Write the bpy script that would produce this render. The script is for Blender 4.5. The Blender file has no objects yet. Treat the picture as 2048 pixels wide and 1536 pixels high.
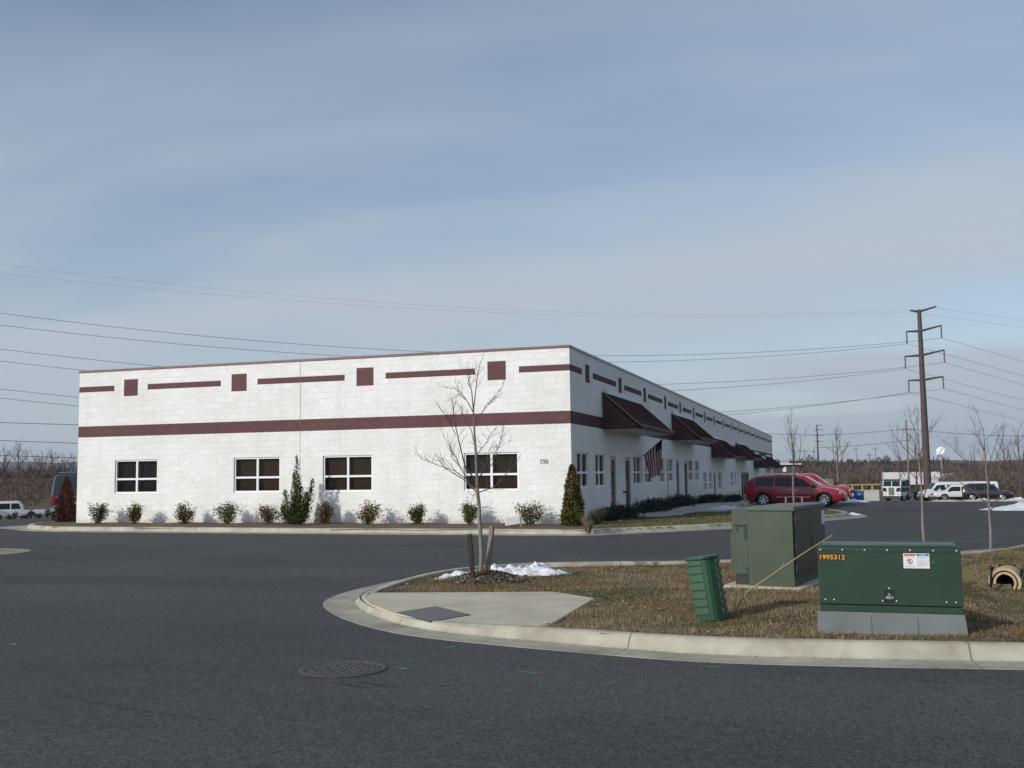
import bpy, bmesh, math, random
import numpy as np
from mathutils import Vector, Matrix, Quaternion, noise as mnoise
R_ = math.radians
sc = bpy.context.scene
COL = sc.collection
# ------------------------------------------------------------------ camera
F_PX, CAMP, YAW, PIT, ROL = 2043.18, Vector((8.381, -31.583, 1.5417)), -0.316233, 0.088859, -0.012996
FW = Vector((math.sin(YAW)*math.cos(PIT), math.cos(YAW)*math.cos(PIT), math.sin(PIT)))
_r = Vector((math.cos(YAW), -math.sin(YAW), 0)); _u = _r.cross(FW)
RT = math.cos(ROL)*_r + math.sin(ROL)*_u
UP = -math.sin(ROL)*_r + math.cos(ROL)*_u
cam = bpy.data.cameras.new('camera'); cam.sensor_width = 36; cam.lens = F_PX/2048*36
cam.clip_start = .1; cam.clip_end = 12000
co = bpy.data.objects.new('camera', cam); COL.objects.link(co)
co.matrix_world = Matrix(((RT.x, UP.x, -FW.x, CAMP.x), (RT.y, UP.y, -FW.y, CAMP.y), (RT.z, UP.z, -FW.z, CAMP.z), (0, 0, 0, 1)))
sc.camera = co
# ------------------------------------------------------------------ light
SUN_EL, SUN_HD = 22.0, 33.0          # light travels towards heading SUN_HD (from +Y to +X)
sl = bpy.data.lights.new('sun', 'SUN'); sl.energy = 2.9; sl.angle = R_(.55); sl.color = (1, .95, .87)
so = bpy.data.objects.new('sun', sl); COL.objects.link(so)
ld = Vector((math.sin(R_(SUN_HD))*math.cos(R_(SUN_EL)), math.cos(R_(SUN_HD))*math.cos(R_(SUN_EL)), -math.sin(R_(SUN_EL))))
so.rotation_mode = 'QUATERNION'; so.rotation_quaternion = ld.to_track_quat('-Z', 'Y'); so.location = (-20, -40, 40)
sc.view_settings.view_transform = 'Standard'; sc.view_settings.look = 'None'
sc.view_settings.exposure = 0; sc.view_settings.gamma = 1
# ------------------------------------------------------------------ sky
w = bpy.data.worlds.new('World'); sc.world = w; w.use_nodes = True
nt = w.node_tree; nt.nodes.clear()
def N(t, typ, **kw):
    n = t.nodes.new(typ)
    for k, v in kw.items():
        if k in ('op',): n.operation = v
        elif k.startswith('i_'): n.inputs[k[2:].replace('_', ' ')].default_value = v
        else: setattr(n, k, v)
    return n
def math_(t, op, a, b=None, clamp=False):
    n = t.nodes.new('ShaderNodeMath'); n.operation = op; n.use_clamp = clamp
    for i, v in enumerate((a, b)):
        if v is None: continue
        if isinstance(v, (int, float)): n.inputs[i].default_value = v
        else: t.links.new(v, n.inputs[i])
    return n.outputs[0]
def ramp(t, fac, stops):
    n = t.nodes.new('ShaderNodeValToRGB'); e = n.color_ramp.elements
    while len(e) < len(stops): e.new(.5)
    for k, (p, c) in enumerate(stops):
        e[k].position = p; e[k].color = tuple(c)+((1,) if len(c) == 3 else ()) if not isinstance(c, (int, float)) else (c, c, c, 1)
    t.links.new(fac, n.inputs[0]); return n.outputs[0]
def mixc(t, fac, a, b):
    n = t.nodes.new('ShaderNodeMix'); n.data_type = 'RGBA'
    for s, v in ((n.inputs[0], fac), (n.inputs[6], a), (n.inputs[7], b)):
        if isinstance(v, (int, float)): s.default_value = v
        elif isinstance(v, tuple): s.default_value = v+((1,) if len(v) == 3 else ())
        else: t.links.new(v, s)
    return n.outputs[2]
sky = N(nt, 'ShaderNodeTexSky', sky_type='NISHITA', sun_disc=False, sun_elevation=R_(SUN_EL), sun_rotation=R_(180+SUN_HD), air_density=1.0, dust_density=.35, ozone_density=2.2)
tc = N(nt, 'ShaderNodeTexCoord'); sx = N(nt, 'ShaderNodeSeparateXYZ'); nt.links.new(tc.outputs['Generated'], sx.inputs[0])
zc = math_(nt, 'ADD', math_(nt, 'MAXIMUM', sx.outputs[2], 0.0), .16)
cx_ = math_(nt, 'DIVIDE', sx.outputs[0], zc); cy_ = math_(nt, 'DIVIDE', sx.outputs[1], zc)
cv = N(nt, 'ShaderNodeCombineXYZ'); nt.links.new(cx_, cv.inputs[0]); nt.links.new(cy_, cv.inputs[1])
mp = N(nt, 'ShaderNodeMapping'); nt.links.new(cv.outputs[0], mp.inputs[0])
mp.inputs['Rotation'].default_value = (0, 0, R_(-34)); mp.inputs['Scale'].default_value = (.42, 1.25, 1); mp.inputs['Location'].default_value = (3.1, 1.7, 0)
n1 = N(nt, 'ShaderNodeTexNoise', i_Scale=1.15, i_Detail=7.0, i_Roughness=.52, i_Distortion=.35); nt.links.new(mp.outputs[0], n1.inputs['Vector'])
n2 = N(nt, 'ShaderNodeTexNoise', i_Scale=.62, i_Detail=3.0, i_Roughness=.5); nt.links.new(cv.outputs[0], n2.inputs['Vector'])
cl = math_(nt, 'ADD', math_(nt, 'MULTIPLY', n1.outputs[0], .6), math_(nt, 'MULTIPLY', n2.outputs[0], .4))
mask = ramp(nt, cl, [(.38, 0.06), (.63, 0.86)])
horiz = ramp(nt, sx.outputs[2], [(0.0, .95), (.14, .75), (.32, .28), (.55, .0)])
mask = math_(nt, 'ADD', mask, math_(nt, 'MULTIPLY', horiz, .55), True); mask = math_(nt, 'MULTIPLY', mask, ramp(nt, sx.outputs[2], [(.16, 1.0), (.46, .62)]))
# forward scattering: thin cloud is brighter towards the sun (behind the camera)
dp = N(nt, 'ShaderNodeVectorMath', operation='DOT_PRODUCT'); nt.links.new(tc.outputs['Generated'], dp.inputs[0]); dp.inputs[1].default_value = tuple(-ld)
fwd = ramp(nt, math_(nt, 'MULTIPLY', math_(nt, 'ADD', dp.outputs['Value'], 1.0), .5), [(.3, 1.0/6), (.72, 1.02/6), (.98, 2.2/6)])
fw6 = math_(nt, 'MULTIPLY', fwd, 6.0)
cc = N(nt, 'ShaderNodeVectorMath', operation='SCALE'); cc.inputs[0].default_value = (4.15, 4.7, 5.35); nt.links.new(fw6, cc.inputs['Scale'])
cm = mixc(nt, mask, sky.outputs[0], cc.outputs[0])
bg = N(nt, 'ShaderNodeBackground', i_Strength=.118); nt.links.new(cm, bg.inputs[0])
wo = N(nt, 'ShaderNodeOutputWorld'); nt.links.new(bg.outputs[0], wo.inputs[0])

# ------------------------------------------------------------------ layout helpers (photo pixel -> point in the place)
def ray(px, py): return FW + RT*((px-1024)/F_PX) + UP*((768-py)/F_PX)
def at(px, py, z=0.): d = ray(px, py); return CAMP + d*((z-CAMP.z)/d.z)
def atD(px, py, D): return CAMP + ray(px, py)*D
def atY(px, py, Y): d = ray(px, py); return CAMP + d*((Y-CAMP.y)/d.y)
def atX(px, py, X): d = ray(px, py); return CAMP + d*((X-CAMP.x)/d.x)

# ------------------------------------------------------------------ object helpers
def props(o, label=None, cat=None, group=None, kind=None):
    if label: o['label'] = label
    if cat: o['category'] = cat
    if group: o['group'] = group
    if kind: o['kind'] = kind
    return o
def thing(name, label, cat, loc=(0, 0, 0), rz=0, group=None):
    o = bpy.data.objects.new(name, None); COL.objects.link(o); o.location = loc; o.rotation_euler = (0, 0, rz)
    o.empty_display_size = .2
    return props(o, label, cat, group)
def link(name, me, parent=None):
    o = bpy.data.objects.new(name, me); COL.objects.link(o)
    if parent: o.parent = parent
    return o
def dup(o, parent=None):
    c = o.copy(); COL.objects.link(c)
    if parent: c.parent = parent
    for ch in list(o.children): dup(ch, c)
    return c
class MB:
    def __init__(s): s.v = []; s.f = []; s.m = []; s.M = Matrix()
    def add(s, vs, fs, mi=0):
        b = len(s.v); s.v += [tuple(s.M @ Vector(p)) for p in vs]
        s.f += [tuple(b+i for i in f) for f in fs]; s.m += [mi]*len(fs)
    def box(s, x0, x1, y0, y1, z0, z1, mi=0, T=None):
        vs = [Vector((x, y, z)) for z in (z0, z1) for y in (y0, y1) for x in (x0, x1)]
        if T is not None: vs = [T @ v for v in vs]
        s.add(vs, [(0, 2, 3, 1), (4, 5, 7, 6), (0, 1, 5, 4), (2, 6, 7, 3), (0, 4, 6, 2), (1, 3, 7, 5)], mi)
    def tube(s, pts, rad, n=6, mi=0, cap=True):
        pts = [Vector(p) for p in pts]; rad = rad if hasattr(rad, '__len__') else [rad]*len(pts)
        vs = []; prev = None
        for i, p in enumerate(pts):
            d = (pts[min(i+1, len(pts)-1)]-pts[max(i-1, 0)]).normalized()
            a = prev if prev is not None else (Vector((0, 0, 1)) if abs(d.z) < .9 else Vector((1, 0, 0)))
            x = (a - d*a.dot(d)).normalized(); prev = x; y = d.cross(x)
            vs += [p + (x*math.cos(2*math.pi*k/n)+y*math.sin(2*math.pi*k/n))*rad[i] for k in range(n)]
        fs = [(i*n+k, i*n+(k+1) % n, (i+1)*n+(k+1) % n, (i+1)*n+k) for i in range(len(pts)-1) for k in range(n)]
        if cap: fs += [tuple(range(n-1, -1, -1)), tuple((len(pts)-1)*n+k for k in range(n))]
        s.add(vs, fs, mi)
    def lathe(s, prof, n=20, axis='Z', o=(0, 0, 0), mi=0, a0=0., a1=2*math.pi):
        o = Vector(o); vs = []; full = abs(a1-a0-2*math.pi) < 1e-6; m = n if full else n+1
        for r, h in prof:
            for k in range(m):
                a = a0+(a1-a0)*k/n; c, t = r*math.cos(a), r*math.sin(a)
                vs.append(o+Vector({'Z': (c, t, h), 'Y': (c, h, t), 'X': (h, c, t)}[axis]))
        fs = [(i*m+k, i*m+(k+1) % m, (i+1)*m+(k+1) % m, (i+1)*m+k) for i in range(len(prof)-1) for k in range(n)]
        s.add(vs, fs, mi)
    def prism(s, poly, h0, h1, axis='Z', mi=0):
        n = len(poly)
        def P(a, b, h): return {'Z': (a, b, h), 'Y': (a, h, b), 'X': (h, a, b)}[axis]
        s.add([P(a, b, h0) for a, b in poly]+[P(a, b, h1) for a, b in poly],
              [tuple(range(n-1, -1, -1)), tuple(range(n, 2*n))]+[(k, (k+1) % n, n+(k+1) % n, n+k) for k in range(n)], mi)
    def mesh(s, mats, smooth=None):
        me = bpy.data.meshes.new('mesh'); me.from_pydata(s.v, [], s.f)
        for m in (mats if isinstance(mats, (list, tuple)) else [mats]): me.materials.append(m)
        if len(me.polygons) == len(s.m): me.polygons.foreach_set('material_index', s.m)
        bm = bmesh.new(); bm.from_mesh(me); bmesh.ops.recalc_face_normals(bm, faces=bm.faces); bm.to_mesh(me); bm.free()
        if smooth is not None:
            me.polygons.foreach_set('use_smooth', [True]*len(me.polygons)); me.set_sharp_from_angle(angle=R_(smooth))
        return me
    def build(s, name, mats, parent=None, smooth=None, bevel=0):
        o = link(name, s.mesh(mats, smooth), parent)
        if bevel:
            b = o.modifiers.new('bevel', 'BEVEL'); b.width = bevel; b.segments = 2; b.limit_method = 'ANGLE'; b.angle_limit = R_(40)
        return o
def raw(name, verts, faces, mats, parent=None, midx=None, smooth=False):
    me = bpy.data.meshes.new(name); verts = np.asarray(verts, np.float32); faces = np.asarray(faces, np.int32)
    k = faces.shape[1]
    me.vertices.add(len(verts)); me.vertices.foreach_set('co', verts.ravel())
    me.loops.add(faces.size); me.loops.foreach_set('vertex_index', faces.ravel())
    me.polygons.add(len(faces)); me.polygons.foreach_set('loop_start', np.arange(0, faces.size, k, dtype=np.int32))
    try: me.polygons.foreach_set('loop_total', np.full(len(faces), k, np.int32))
    except Exception: pass
    for m in (mats if isinstance(mats, (list, tuple)) else [mats]): me.materials.append(m)
    if midx is not None: me.polygons.foreach_set('material_index', np.asarray(midx, np.int32))
    me.polygons.foreach_set('use_smooth', [smooth]*len(faces))
    me.update(calc_edges=True); me.validate()
    return link(name, me, parent)
def text_mesh(body, size, mat, depth=.004, bold=0., align='LEFT', sx=1.):
    cu = bpy.data.curves.new('t', 'FONT'); cu.body = body; cu.size = size; cu.extrude = depth; cu.offset = bold; cu.align_x = align; cu.space_character = 1.05
    o = bpy.data.objects.new('t', cu); COL.objects.link(o)
    bpy.context.view_layer.update()
    me = bpy.data.meshes.new_from_object(o.evaluated_get(bpy.context.evaluated_depsgraph_get()))
    bpy.data.objects.remove(o); bpy.data.curves.remove(cu)
    me.materials.clear(); me.materials.append(mat); me.transform(Matrix.Diagonal((sx, 1, 1, 1)))
    return me

# ------------------------------------------------------------------ materials
def mat(name, col, rough=.7, metal=0., var=0., vscale=4., bump=0., bscale=40., spec=.5, coat=0., col2=None, detail=5., bdist=.01):
    m = bpy.data.materials.new(name); m.use_nodes = True; t = m.node_tree; b = t.nodes['Principled BSDF']
    b.inputs['Base Color'].default_value = tuple(col)+(1,); b.inputs['Roughness'].default_value = rough; b.inputs['Metallic'].default_value = metal
    b.inputs['Specular IOR Level'].default_value = spec; b.inputs['Coat Weight'].default_value = coat; b.inputs['Coat Roughness'].default_value = .06
    if var or col2 or bump:
        tcn = N(t, 'ShaderNodeTexCoord')
        if var or col2:
            n = N(t, 'ShaderNodeTexNoise', i_Scale=vscale, i_Detail=detail, i_Roughness=.6); t.links.new(tcn.outputs['Object'], n.inputs['Vector'])
            c2 = col2 if col2 else tuple(c*(1+var) for c in col); c1 = col if col2 else tuple(c*(1-var) for c in col)
            t.links.new(ramp(t, n.outputs[0], [(.33, c1), (.67, c2)]), b.inputs['Base Color'])
        if bump:
            n = N(t, 'ShaderNodeTexNoise', i_Scale=bscale, i_Detail=4.0); t.links.new(tcn.outputs['Object'], n.inputs['Vector'])
            bp = N(t, 'ShaderNodeBump', i_Strength=bump, i_Distance=bdist); t.links.new(n.outputs[0], bp.inputs['Height']); t.links.new(bp.outputs[0], b.inputs['Normal'])
    return m
def asphalt_mat():
    m = bpy.data.materials.new('asphalt'); m.use_nodes = True; t = m.node_tree; b = t.nodes['Principled BSDF']
    g = N(t, 'ShaderNodeTexCoord').outputs['Object']
    def nz(scale, det=3., v=None, ro=.6):
        n = N(t, 'ShaderNodeTexNoise', i_Scale=scale, i_Detail=det, i_Roughness=ro); t.links.new(v if v else g, n.inputs['Vector']); return n.outputs[0]
    mpn = N(t, 'ShaderNodeMapping'); t.links.new(g, mpn.inputs[0]); mpn.inputs['Rotation'].default_value = (0, 0, R_(24)); mpn.inputs['Scale'].default_value = (.16, 1.1, 1)
    big = nz(.22, 4); streak = nz(.55, 4, mpn.outputs[0]); mid = nz(7, 4); fine = nz(48, 3, ro=.75); agg = nz(130, 1.5)
    vor = N(t, 'ShaderNodeTexVoronoi', i_Scale=85.0); t.links.new(g, vor.inputs['Vector'])
    s = math_(t, 'ADD', math_(t, 'MULTIPLY', big, .35), math_(t, 'MULTIPLY', streak, .4))
    s = math_(t, 'ADD', s, math_(t, 'MULTIPLY', mid, .25))
    base = ramp(t, s, [(.34, (.050, .050, .050)), (.66, (.092, .091, .088))])
    grit = nz(24, 5, ro=.85); f = ramp(t, math_(t, 'ADD', math_(t, 'MULTIPLY', fine, .4), math_(t, 'ADD', math_(t, 'MULTIPLY', agg, .25), math_(t, 'MULTIPLY', grit, .35))), [(.37, .35), (.5, .95), (.63, 2.1)])
    mul = N(t, 'ShaderNodeMix', data_type='RGBA', blend_type='MULTIPLY'); mul.inputs[0].default_value = 1
    t.links.new(base, mul.inputs[6]); t.links.new(f, mul.inputs[7])
    chip = ramp(t, vor.outputs['Distance'], [(.05, 1.0), (.16, 0.0)])
    ch2 = math_(t, 'MULTIPLY', chip, ramp(t, nz(33, 2), [(.5, 0.0), (.62, .75)]))
    t.links.new(mixc(t, ch2, mul.outputs[2], (.16, .155, .145)), b.inputs['Base Color'])
    b.inputs['Roughness'].default_value = .9; b.inputs['Specular IOR Level'].default_value = .2
    bp = N(t, 'ShaderNodeBump', i_Strength=.35, i_Distance=.006); t.links.new(fine, bp.inputs['Height']); t.links.new(bp.outputs[0], b.inputs['Normal'])
    return m
def block_mat(name, col, axis, col2):
    m = bpy.data.materials.new(name); m.use_nodes = True; t = m.node_tree; b = t.nodes['Principled BSDF']
    tcn = N(t, 'ShaderNodeTexCoord'); sp = N(t, 'ShaderNodeSeparateXYZ'); t.links.new(tcn.outputs['Object'], sp.inputs[0])
    cb = N(t, 'ShaderNodeCombineXYZ'); t.links.new(sp.outputs[axis], cb.inputs[0]); t.links.new(sp.outputs[2], cb.inputs[1])
    br = N(t, 'ShaderNodeTexBrick', offset=.5); t.links.new(cb.outputs[0], br.inputs['Vector'])
    for k, v in (('Scale', 1.), ('Mortar Size', .007), ('Mortar Smooth', .3), ('Brick Width', .4064), ('Row Height', .2032), ('Bias', 0.)): br.inputs[k].default_value = v
    br.inputs['Color1'].default_value = (0, 0, 0, 1); br.inputs['Color2'].default_value = (1, 1, 1, 1); br.inputs['Mortar'].default_value = (.5, .5, .5, 1)
    n1 = N(t, 'ShaderNodeTexNoise', i_Scale=5.5, i_Detail=7.0, i_Roughness=.6); n2 = N(t, 'ShaderNodeTexNoise', i_Scale=.5, i_Detail=4.0)
    # split faces: every block has its own noise offset
    off = N(t, 'ShaderNodeVectorMath', operation='SCALE'); t.links.new(br.outputs['Color'], off.inputs[0]); off.inputs['Scale'].default_value = 3.
    ad = N(t, 'ShaderNodeVectorMath', operation='ADD'); t.links.new(tcn.outputs['Object'], ad.inputs[0]); t.links.new(off.outputs[0], ad.inputs[1])
    t.links.new(ad.outputs[0], n1.inputs['Vector']); t.links.new(tcn.outputs['Object'], n2.inputs['Vector'])
    c = ramp(t, math_(t, 'ADD', math_(t, 'MULTIPLY', n2.outputs[0], .55), math_(t, 'MULTIPLY', n1.outputs[0], .45)), [(.32, col2), (.6, col)])
    tone = N(t, 'ShaderNodeMix', data_type='RGBA', blend_type='MULTIPLY'); tone.inputs[0].default_value = 1; t.links.new(c, tone.inputs[6]); t.links.new(ramp(t, br.outputs['Color'], [(0, (.93, .93, .925)), (1, (1, 1, 1))]), tone.inputs[7])
    # rain streaks below the coping and mud splashed up from the bed
    ms = N(t, 'ShaderNodeMapping'); t.links.new(tcn.outputs['Object'], ms.inputs[0]); ms.inputs['Scale'].default_value = (3.2, 3.2, .22)
    n3 = N(t, 'ShaderNodeTexNoise', i_Scale=1.0, i_Detail=5.0, i_Roughness=.6); t.links.new(ms.outputs[0], n3.inputs['Vector'])
    stk = ramp(t, n3.outputs[0], [(.50, (1, 1, 1)), (.76, (.935, .93, .92))])
    zz = math_(t, 'SUBTRACT', sp.outputs[2], math_(t, 'MULTIPLY', n1.outputs[0], .5)); spl = ramp(t, math_(t, 'ADD', zz, .3), [(.04, (.78, .73, .66)), (.24, (1, 1, 1))])
    m2 = N(t, 'ShaderNodeMix', data_type='RGBA', blend_type='MULTIPLY'); m2.inputs[0].default_value = 1; t.links.new(tone.outputs[2], m2.inputs[6]); t.links.new(stk, m2.inputs[7])
    m3 = N(t, 'ShaderNodeMix', data_type='RGBA', blend_type='MULTIPLY'); m3.inputs[0].default_value = 1; t.links.new(m2.outputs[2], m3.inputs[6]); t.links.new(spl, m3.inputs[7])
    t.links.new(m3.outputs[2], b.inputs['Base Color']); b.inputs['Roughness'].default_value = .75; b.inputs['Specular IOR Level'].default_value = .25
    h = math_(t, 'SUBTRACT', n1.outputs[0], math_(t, 'MULTIPLY', br.outputs['Fac'], .2))
    bp = N(t, 'ShaderNodeBump', i_Strength=.52, i_Distance=.055); t.links.new(h, bp.inputs['Height']); t.links.new(bp.outputs[0], b.inputs['Normal'])
    return m
def ground_mat(name, stops, sc_=3., sc2=.5, bump=.6, fine=30., bd=.03):
    m = bpy.data.materials.new(name); m.use_nodes = True; t = m.node_tree; b = t.nodes['Principled BSDF']
    g = N(t, 'ShaderNodeTexCoord').outputs['Object']
    a = N(t, 'ShaderNodeTexNoise', i_Scale=sc_, i_Detail=8.0, i_Roughness=.65); t.links.new(g, a.inputs['Vector'])
    c = N(t, 'ShaderNodeTexNoise', i_Scale=sc2, i_Detail=3.0); t.links.new(g, c.inputs['Vector'])
    f = N(t, 'ShaderNodeTexNoise', i_Scale=fine, i_Detail=3.0); t.links.new(g, f.inputs['Vector'])
    s = math_(t, 'ADD', math_(t, 'MULTIPLY', a.outputs[0], .4), math_(t, 'ADD', math_(t, 'MULTIPLY', c.outputs[0], .3), math_(t, 'MULTIPLY', f.outputs[0], .3)))
    t.links.new(ramp(t, s, stops), b.inputs['Base Color']); b.inputs['Roughness'].default_value = .95; b.inputs['Specular IOR Level'].default_value = .1
    bp = N(t, 'ShaderNodeBump', i_Strength=bump, i_Distance=bd); t.links.new(f.outputs[0], bp.inputs['Height']); t.links.new(bp.outputs[0], b.inputs['Normal'])
    return m
def glass_mat(name, tint=(.012, .014, .016), refl=1.0, see=.0):
    m = bpy.data.materials.new(name); m.use_nodes = True; t = m.node_tree; b = t.nodes['Principled BSDF']
    b.inputs['Base Color'].default_value = tint+(1,); b.inputs['Roughness'].default_value = .03; b.inputs['Specular IOR Level'].default_value = .5*refl
    b.inputs['Alpha'].default_value = 1-see
    return m
ASPH = asphalt_mat()
CONC = mat('kerb_concrete', (.31, .28, .21), .85, var=.0, vscale=2.1, col2=(.52, .485, .385), bump=.25, bscale=60, detail=8)
GUTT = mat('gutter_concrete', (.22, .20, .155), .88, vscale=1.7, col2=(.40, .37, .295), bump=.25, bscale=70, detail=8)
SLAB = mat('slab_concrete', (.46, .40, .29), .85, vscale=1.4, col2=(.60, .53, .40), bump=.15, bscale=50, detail=8)
SIDEW = mat('walk_concrete', (.36, .35, .32), .9, vscale=.7, col2=(.44, .43, .39), bump=.15, bscale=40)
JOINT = mat('joint_dark', (.16, .14, .11), .95)
GRAVEL = mat('dark_edge', (.10, .095, .085), .95, var=.3, vscale=30)
GRASSG = ground_mat('dormant_turf', [(.34, (.040, .028, .016)), (.44, (.11, .078, .040)), (.53, (.23, .175, .10)), (.61, (.13, .10, .05)), (.69, (.055, .07, .022))], 5.5, 1.1, .8, 26., .04)
LAWN = ground_mat('lawn_turf', [(.3, (.05, .055, .02)), (.5, (.10, .10, .035)), (.68, (.16, .14, .06))], 3., .6)
MULCH = ground_mat('mulch', [(.3, (.085, .063, .045)), (.5, (.17, .13, .095)), (.7, (.29, .24, .19))], 9., 1.2, .9, 45., .05)
FIELD = ground_mat('field', [(.3, (.10, .07, .045)), (.5, (.16, .115, .075)), (.7, (.20, .155, .10))], .8, .08, .5, 4., .2)
SNOW = mat('snow', (.64, .65, .66), .7, col2=(.84, .86, .88), vscale=7, bump=.7, bscale=16, bdist=.04)
SNOWD = mat('old_snow', (.55, .57, .6), .8, vscale=5, col2=(.8, .81, .82), bump=.7, bscale=6, bdist=.08)
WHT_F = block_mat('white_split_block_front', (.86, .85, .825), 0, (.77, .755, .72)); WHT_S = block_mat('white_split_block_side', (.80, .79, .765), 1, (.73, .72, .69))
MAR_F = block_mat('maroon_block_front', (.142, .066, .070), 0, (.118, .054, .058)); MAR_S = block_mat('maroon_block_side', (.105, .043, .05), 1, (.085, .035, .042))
COPE = mat('coping_maroon', (.15, .075, .08), .45, var=.12, vscale=2)
COPES = mat('coping_pale_edge', (.52, .52, .5), .5)
VINYL = mat('white_vinyl', (.82, .82, .81), .4)
GLASS = glass_mat('window_glass', (.010, .011, .012), .4, .66)
GLASSD = glass_mat('dark_glass', (.012, .014, .017), 1.2)
BLIND = mat('brown_blind', (.095, .060, .030), .6)
DARK = mat('dark_room', (.012, .011, .010), .9)
CURT = mat('pale_curtain', (.16, .155, .145), .9, var=.25, vscale=6)
AWN = mat('awning_metal', (.058, .012, .016), .65, var=.12, vscale=3, spec=.2)
AWNS = mat('awning_side', (.040, .009, .012), .55, var=.15, vscale=6, bump=.1, bscale=20)
SOFF = mat('soffit', (.62, .61, .57), .6)
BLACK = mat('black_rubber', (.012, .012, .012), .75)
BLKM = mat('black_metal', (.014, .014, .015), .4)
STEEL = mat('galv_steel', (.36, .38, .40), .45, .6, var=.15, vscale=12)
CHROME = mat('chrome', (.7, .7, .7), .18, 1.)
GREY = mat('grey_paint', (.30, .31, .31), .6, var=.1, vscale=5)

# ------------------------------------------------------------------ terrain
ZA = -.14
def sp(t, k=2.5):
    t = np.asarray(t, float); return np.where(t/k > 30, t, k*np.log1p(np.exp(np.clip(t/k, -30, 30))))
def terr(x, y):
    x = np.asarray(x, float); y = np.asarray(y, float)
    z = ZA - .0255*(sp(y-21)-sp(y-122)) - .040*(sp(-x-25)-sp(-x-60, 4))
    t = -.75*x+.66*y
    z = z + .072*(sp(t-78, 3)-sp(t-140, 6))/(1+np.exp((x+34)/5.))
    r = np.hypot(x-8, y+30)
    z = z + .004*sp(r-260, 30) 
    return z
def tz(x, y): return float(terr(x, y))
def nonuni(a, b, fine0, fine1, fs, cs):
    L = list(np.arange(fine0, fine1+1e-6, fs)); c = cs
    x = fine0-fs; st = fs
    while x > a: L.insert(0, x); st = min(st*1.25, cs); x -= st
    L.insert(0, a); x = L[-1]+fs; st = fs
    while x < b: L.append(x); st = min(st*1.25, cs); x += st
    L.append(b); return np.array(L)
def inpoly(x, y, poly):
    x = np.asarray(x); y = np.asarray(y); c = np.zeros(x.shape, bool); n = len(poly)
    for i in range(n):
        x0, y0 = poly[i]; x1, y1 = poly[i-1]
        k = ((y0 > y) != (y1 > y)); den = (y1-y0) if y1 != y0 else 1e-9
        c ^= k & (x < (x1-x0)*(y-y0)/den+x0)
    return c
def distpoly(x, y, path, closed=False):
    d = np.full(np.asarray(x).shape, 1e9); m = len(path)
    for i in range(m if closed else m-1):
        ax, ay = path[i]; bx, by = path[(i+1) % m]; L = (bx-ax)**2+(by-ay)**2+1e-12
        t = np.clip(((x-ax)*(bx-ax)+(y-ay)*(by-ay))/L, 0, 1); d = np.minimum(d, np.hypot(x-ax-t*(bx-ax), y-ay-t*(by-ay)))
    return d
def sheet(name, X, Y, zf, mats, keep=None, kind='structure', mfun=None):
    xx, yy = np.meshgrid(X, Y); zz = zf(xx, yy); nx = len(X)
    V = np.stack([xx, yy, zz], -1).reshape(-1, 3)
    i, j = np.meshgrid(np.arange(len(X)-1), np.arange(len(Y)-1)); a = (j*nx+i).ravel()
    Fc = np.stack([a, a+1, a+1+nx, a+nx], -1)
    cxx = V[Fc].mean(1)
    if keep is not None: k = keep(cxx[:, 0], cxx[:, 1]); Fc = Fc[k]; cxx = cxx[k]
    used = np.unique(Fc); rm = np.zeros(len(V), np.int32); rm[used] = np.arange(len(used))
    o = raw(name, V[used], rm[Fc], mats, midx=None if mfun is None else mfun(cxx[:, 0], cxx[:, 1]), smooth=True)
    return props(o, kind=kind)
def cr(pts, n=8, closed=False):     # Catmull-Rom
    P = [Vector(p).to_2d() for p in pts]; out = []
    for i in range(len(P)-1):
        p0, p1, p2, p3 = P[max(i-1, 0)], P[i], P[i+1], P[min(i+2, len(P)-1)]
        for k in range(n):
            t = k/n; out.append(.5*((2*p1)+(p2-p0)*t+(2*p0-5*p1+4*p2-p3)*t*t+(3*p1-p0-3*p2+p3)*t**3))
    out.append(P[-1]); return [(p.x, p.y) for p in out]

ISL = [(16, -21.0), (12.5, -21.3), (9.76, -21.61), (8.26, -21.82), (7.01, -21.90), (5.73, -21.65), (5.03, -21.48), (4.36, -21.28), (3.79, -21.0), (3.21, -20.54), (2.62, -19.9), (2.10, -19.13), (1.86, -18.45), (1.76, -17.6), (1.74, -16.9), (1.78, -16.1), (2.0, -15.3), (2.6, -14.5), (3.5, -13.95), (5.68, -13.3), (8.34, -11.85), (10.0, -11.0), (10.9, -10.0), (12.2, -7.3), (14.5, -3.5), (18, 1)]
ISLP = cr(ISL, 6)
ISLPOLY = ISLP+[(18, -21)]
BLD = [(-19.4, 5.0), (-20.9, 3.0), (-21.0, .6), (-20.3, -1.2), (-18.8, -2.6), (-16.8, -3.34), (-13, -3.5), (-6.85, -3.72), (-2.5, -3.75), (.9, -3.78), (1.45, -3.62), (1.9, -3.2), (2.9, -2.2), (4.14, -.8), (4.99, .38), (6.2, 2.6), (7.5, 5.5), (8.15, 7.3), (8.3, 9.3), (7.5, 12.2), (5.6, 14.2), (3.9, 15.4), (3.3, 17.5), (3.2, 26), (3.2, 60), (3.2, 93)]
BLDP = cr(BLD, 5); BLDPOLY = BLDP+[(-2, 93), (-2, 6), (-19.4, 6)]
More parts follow.
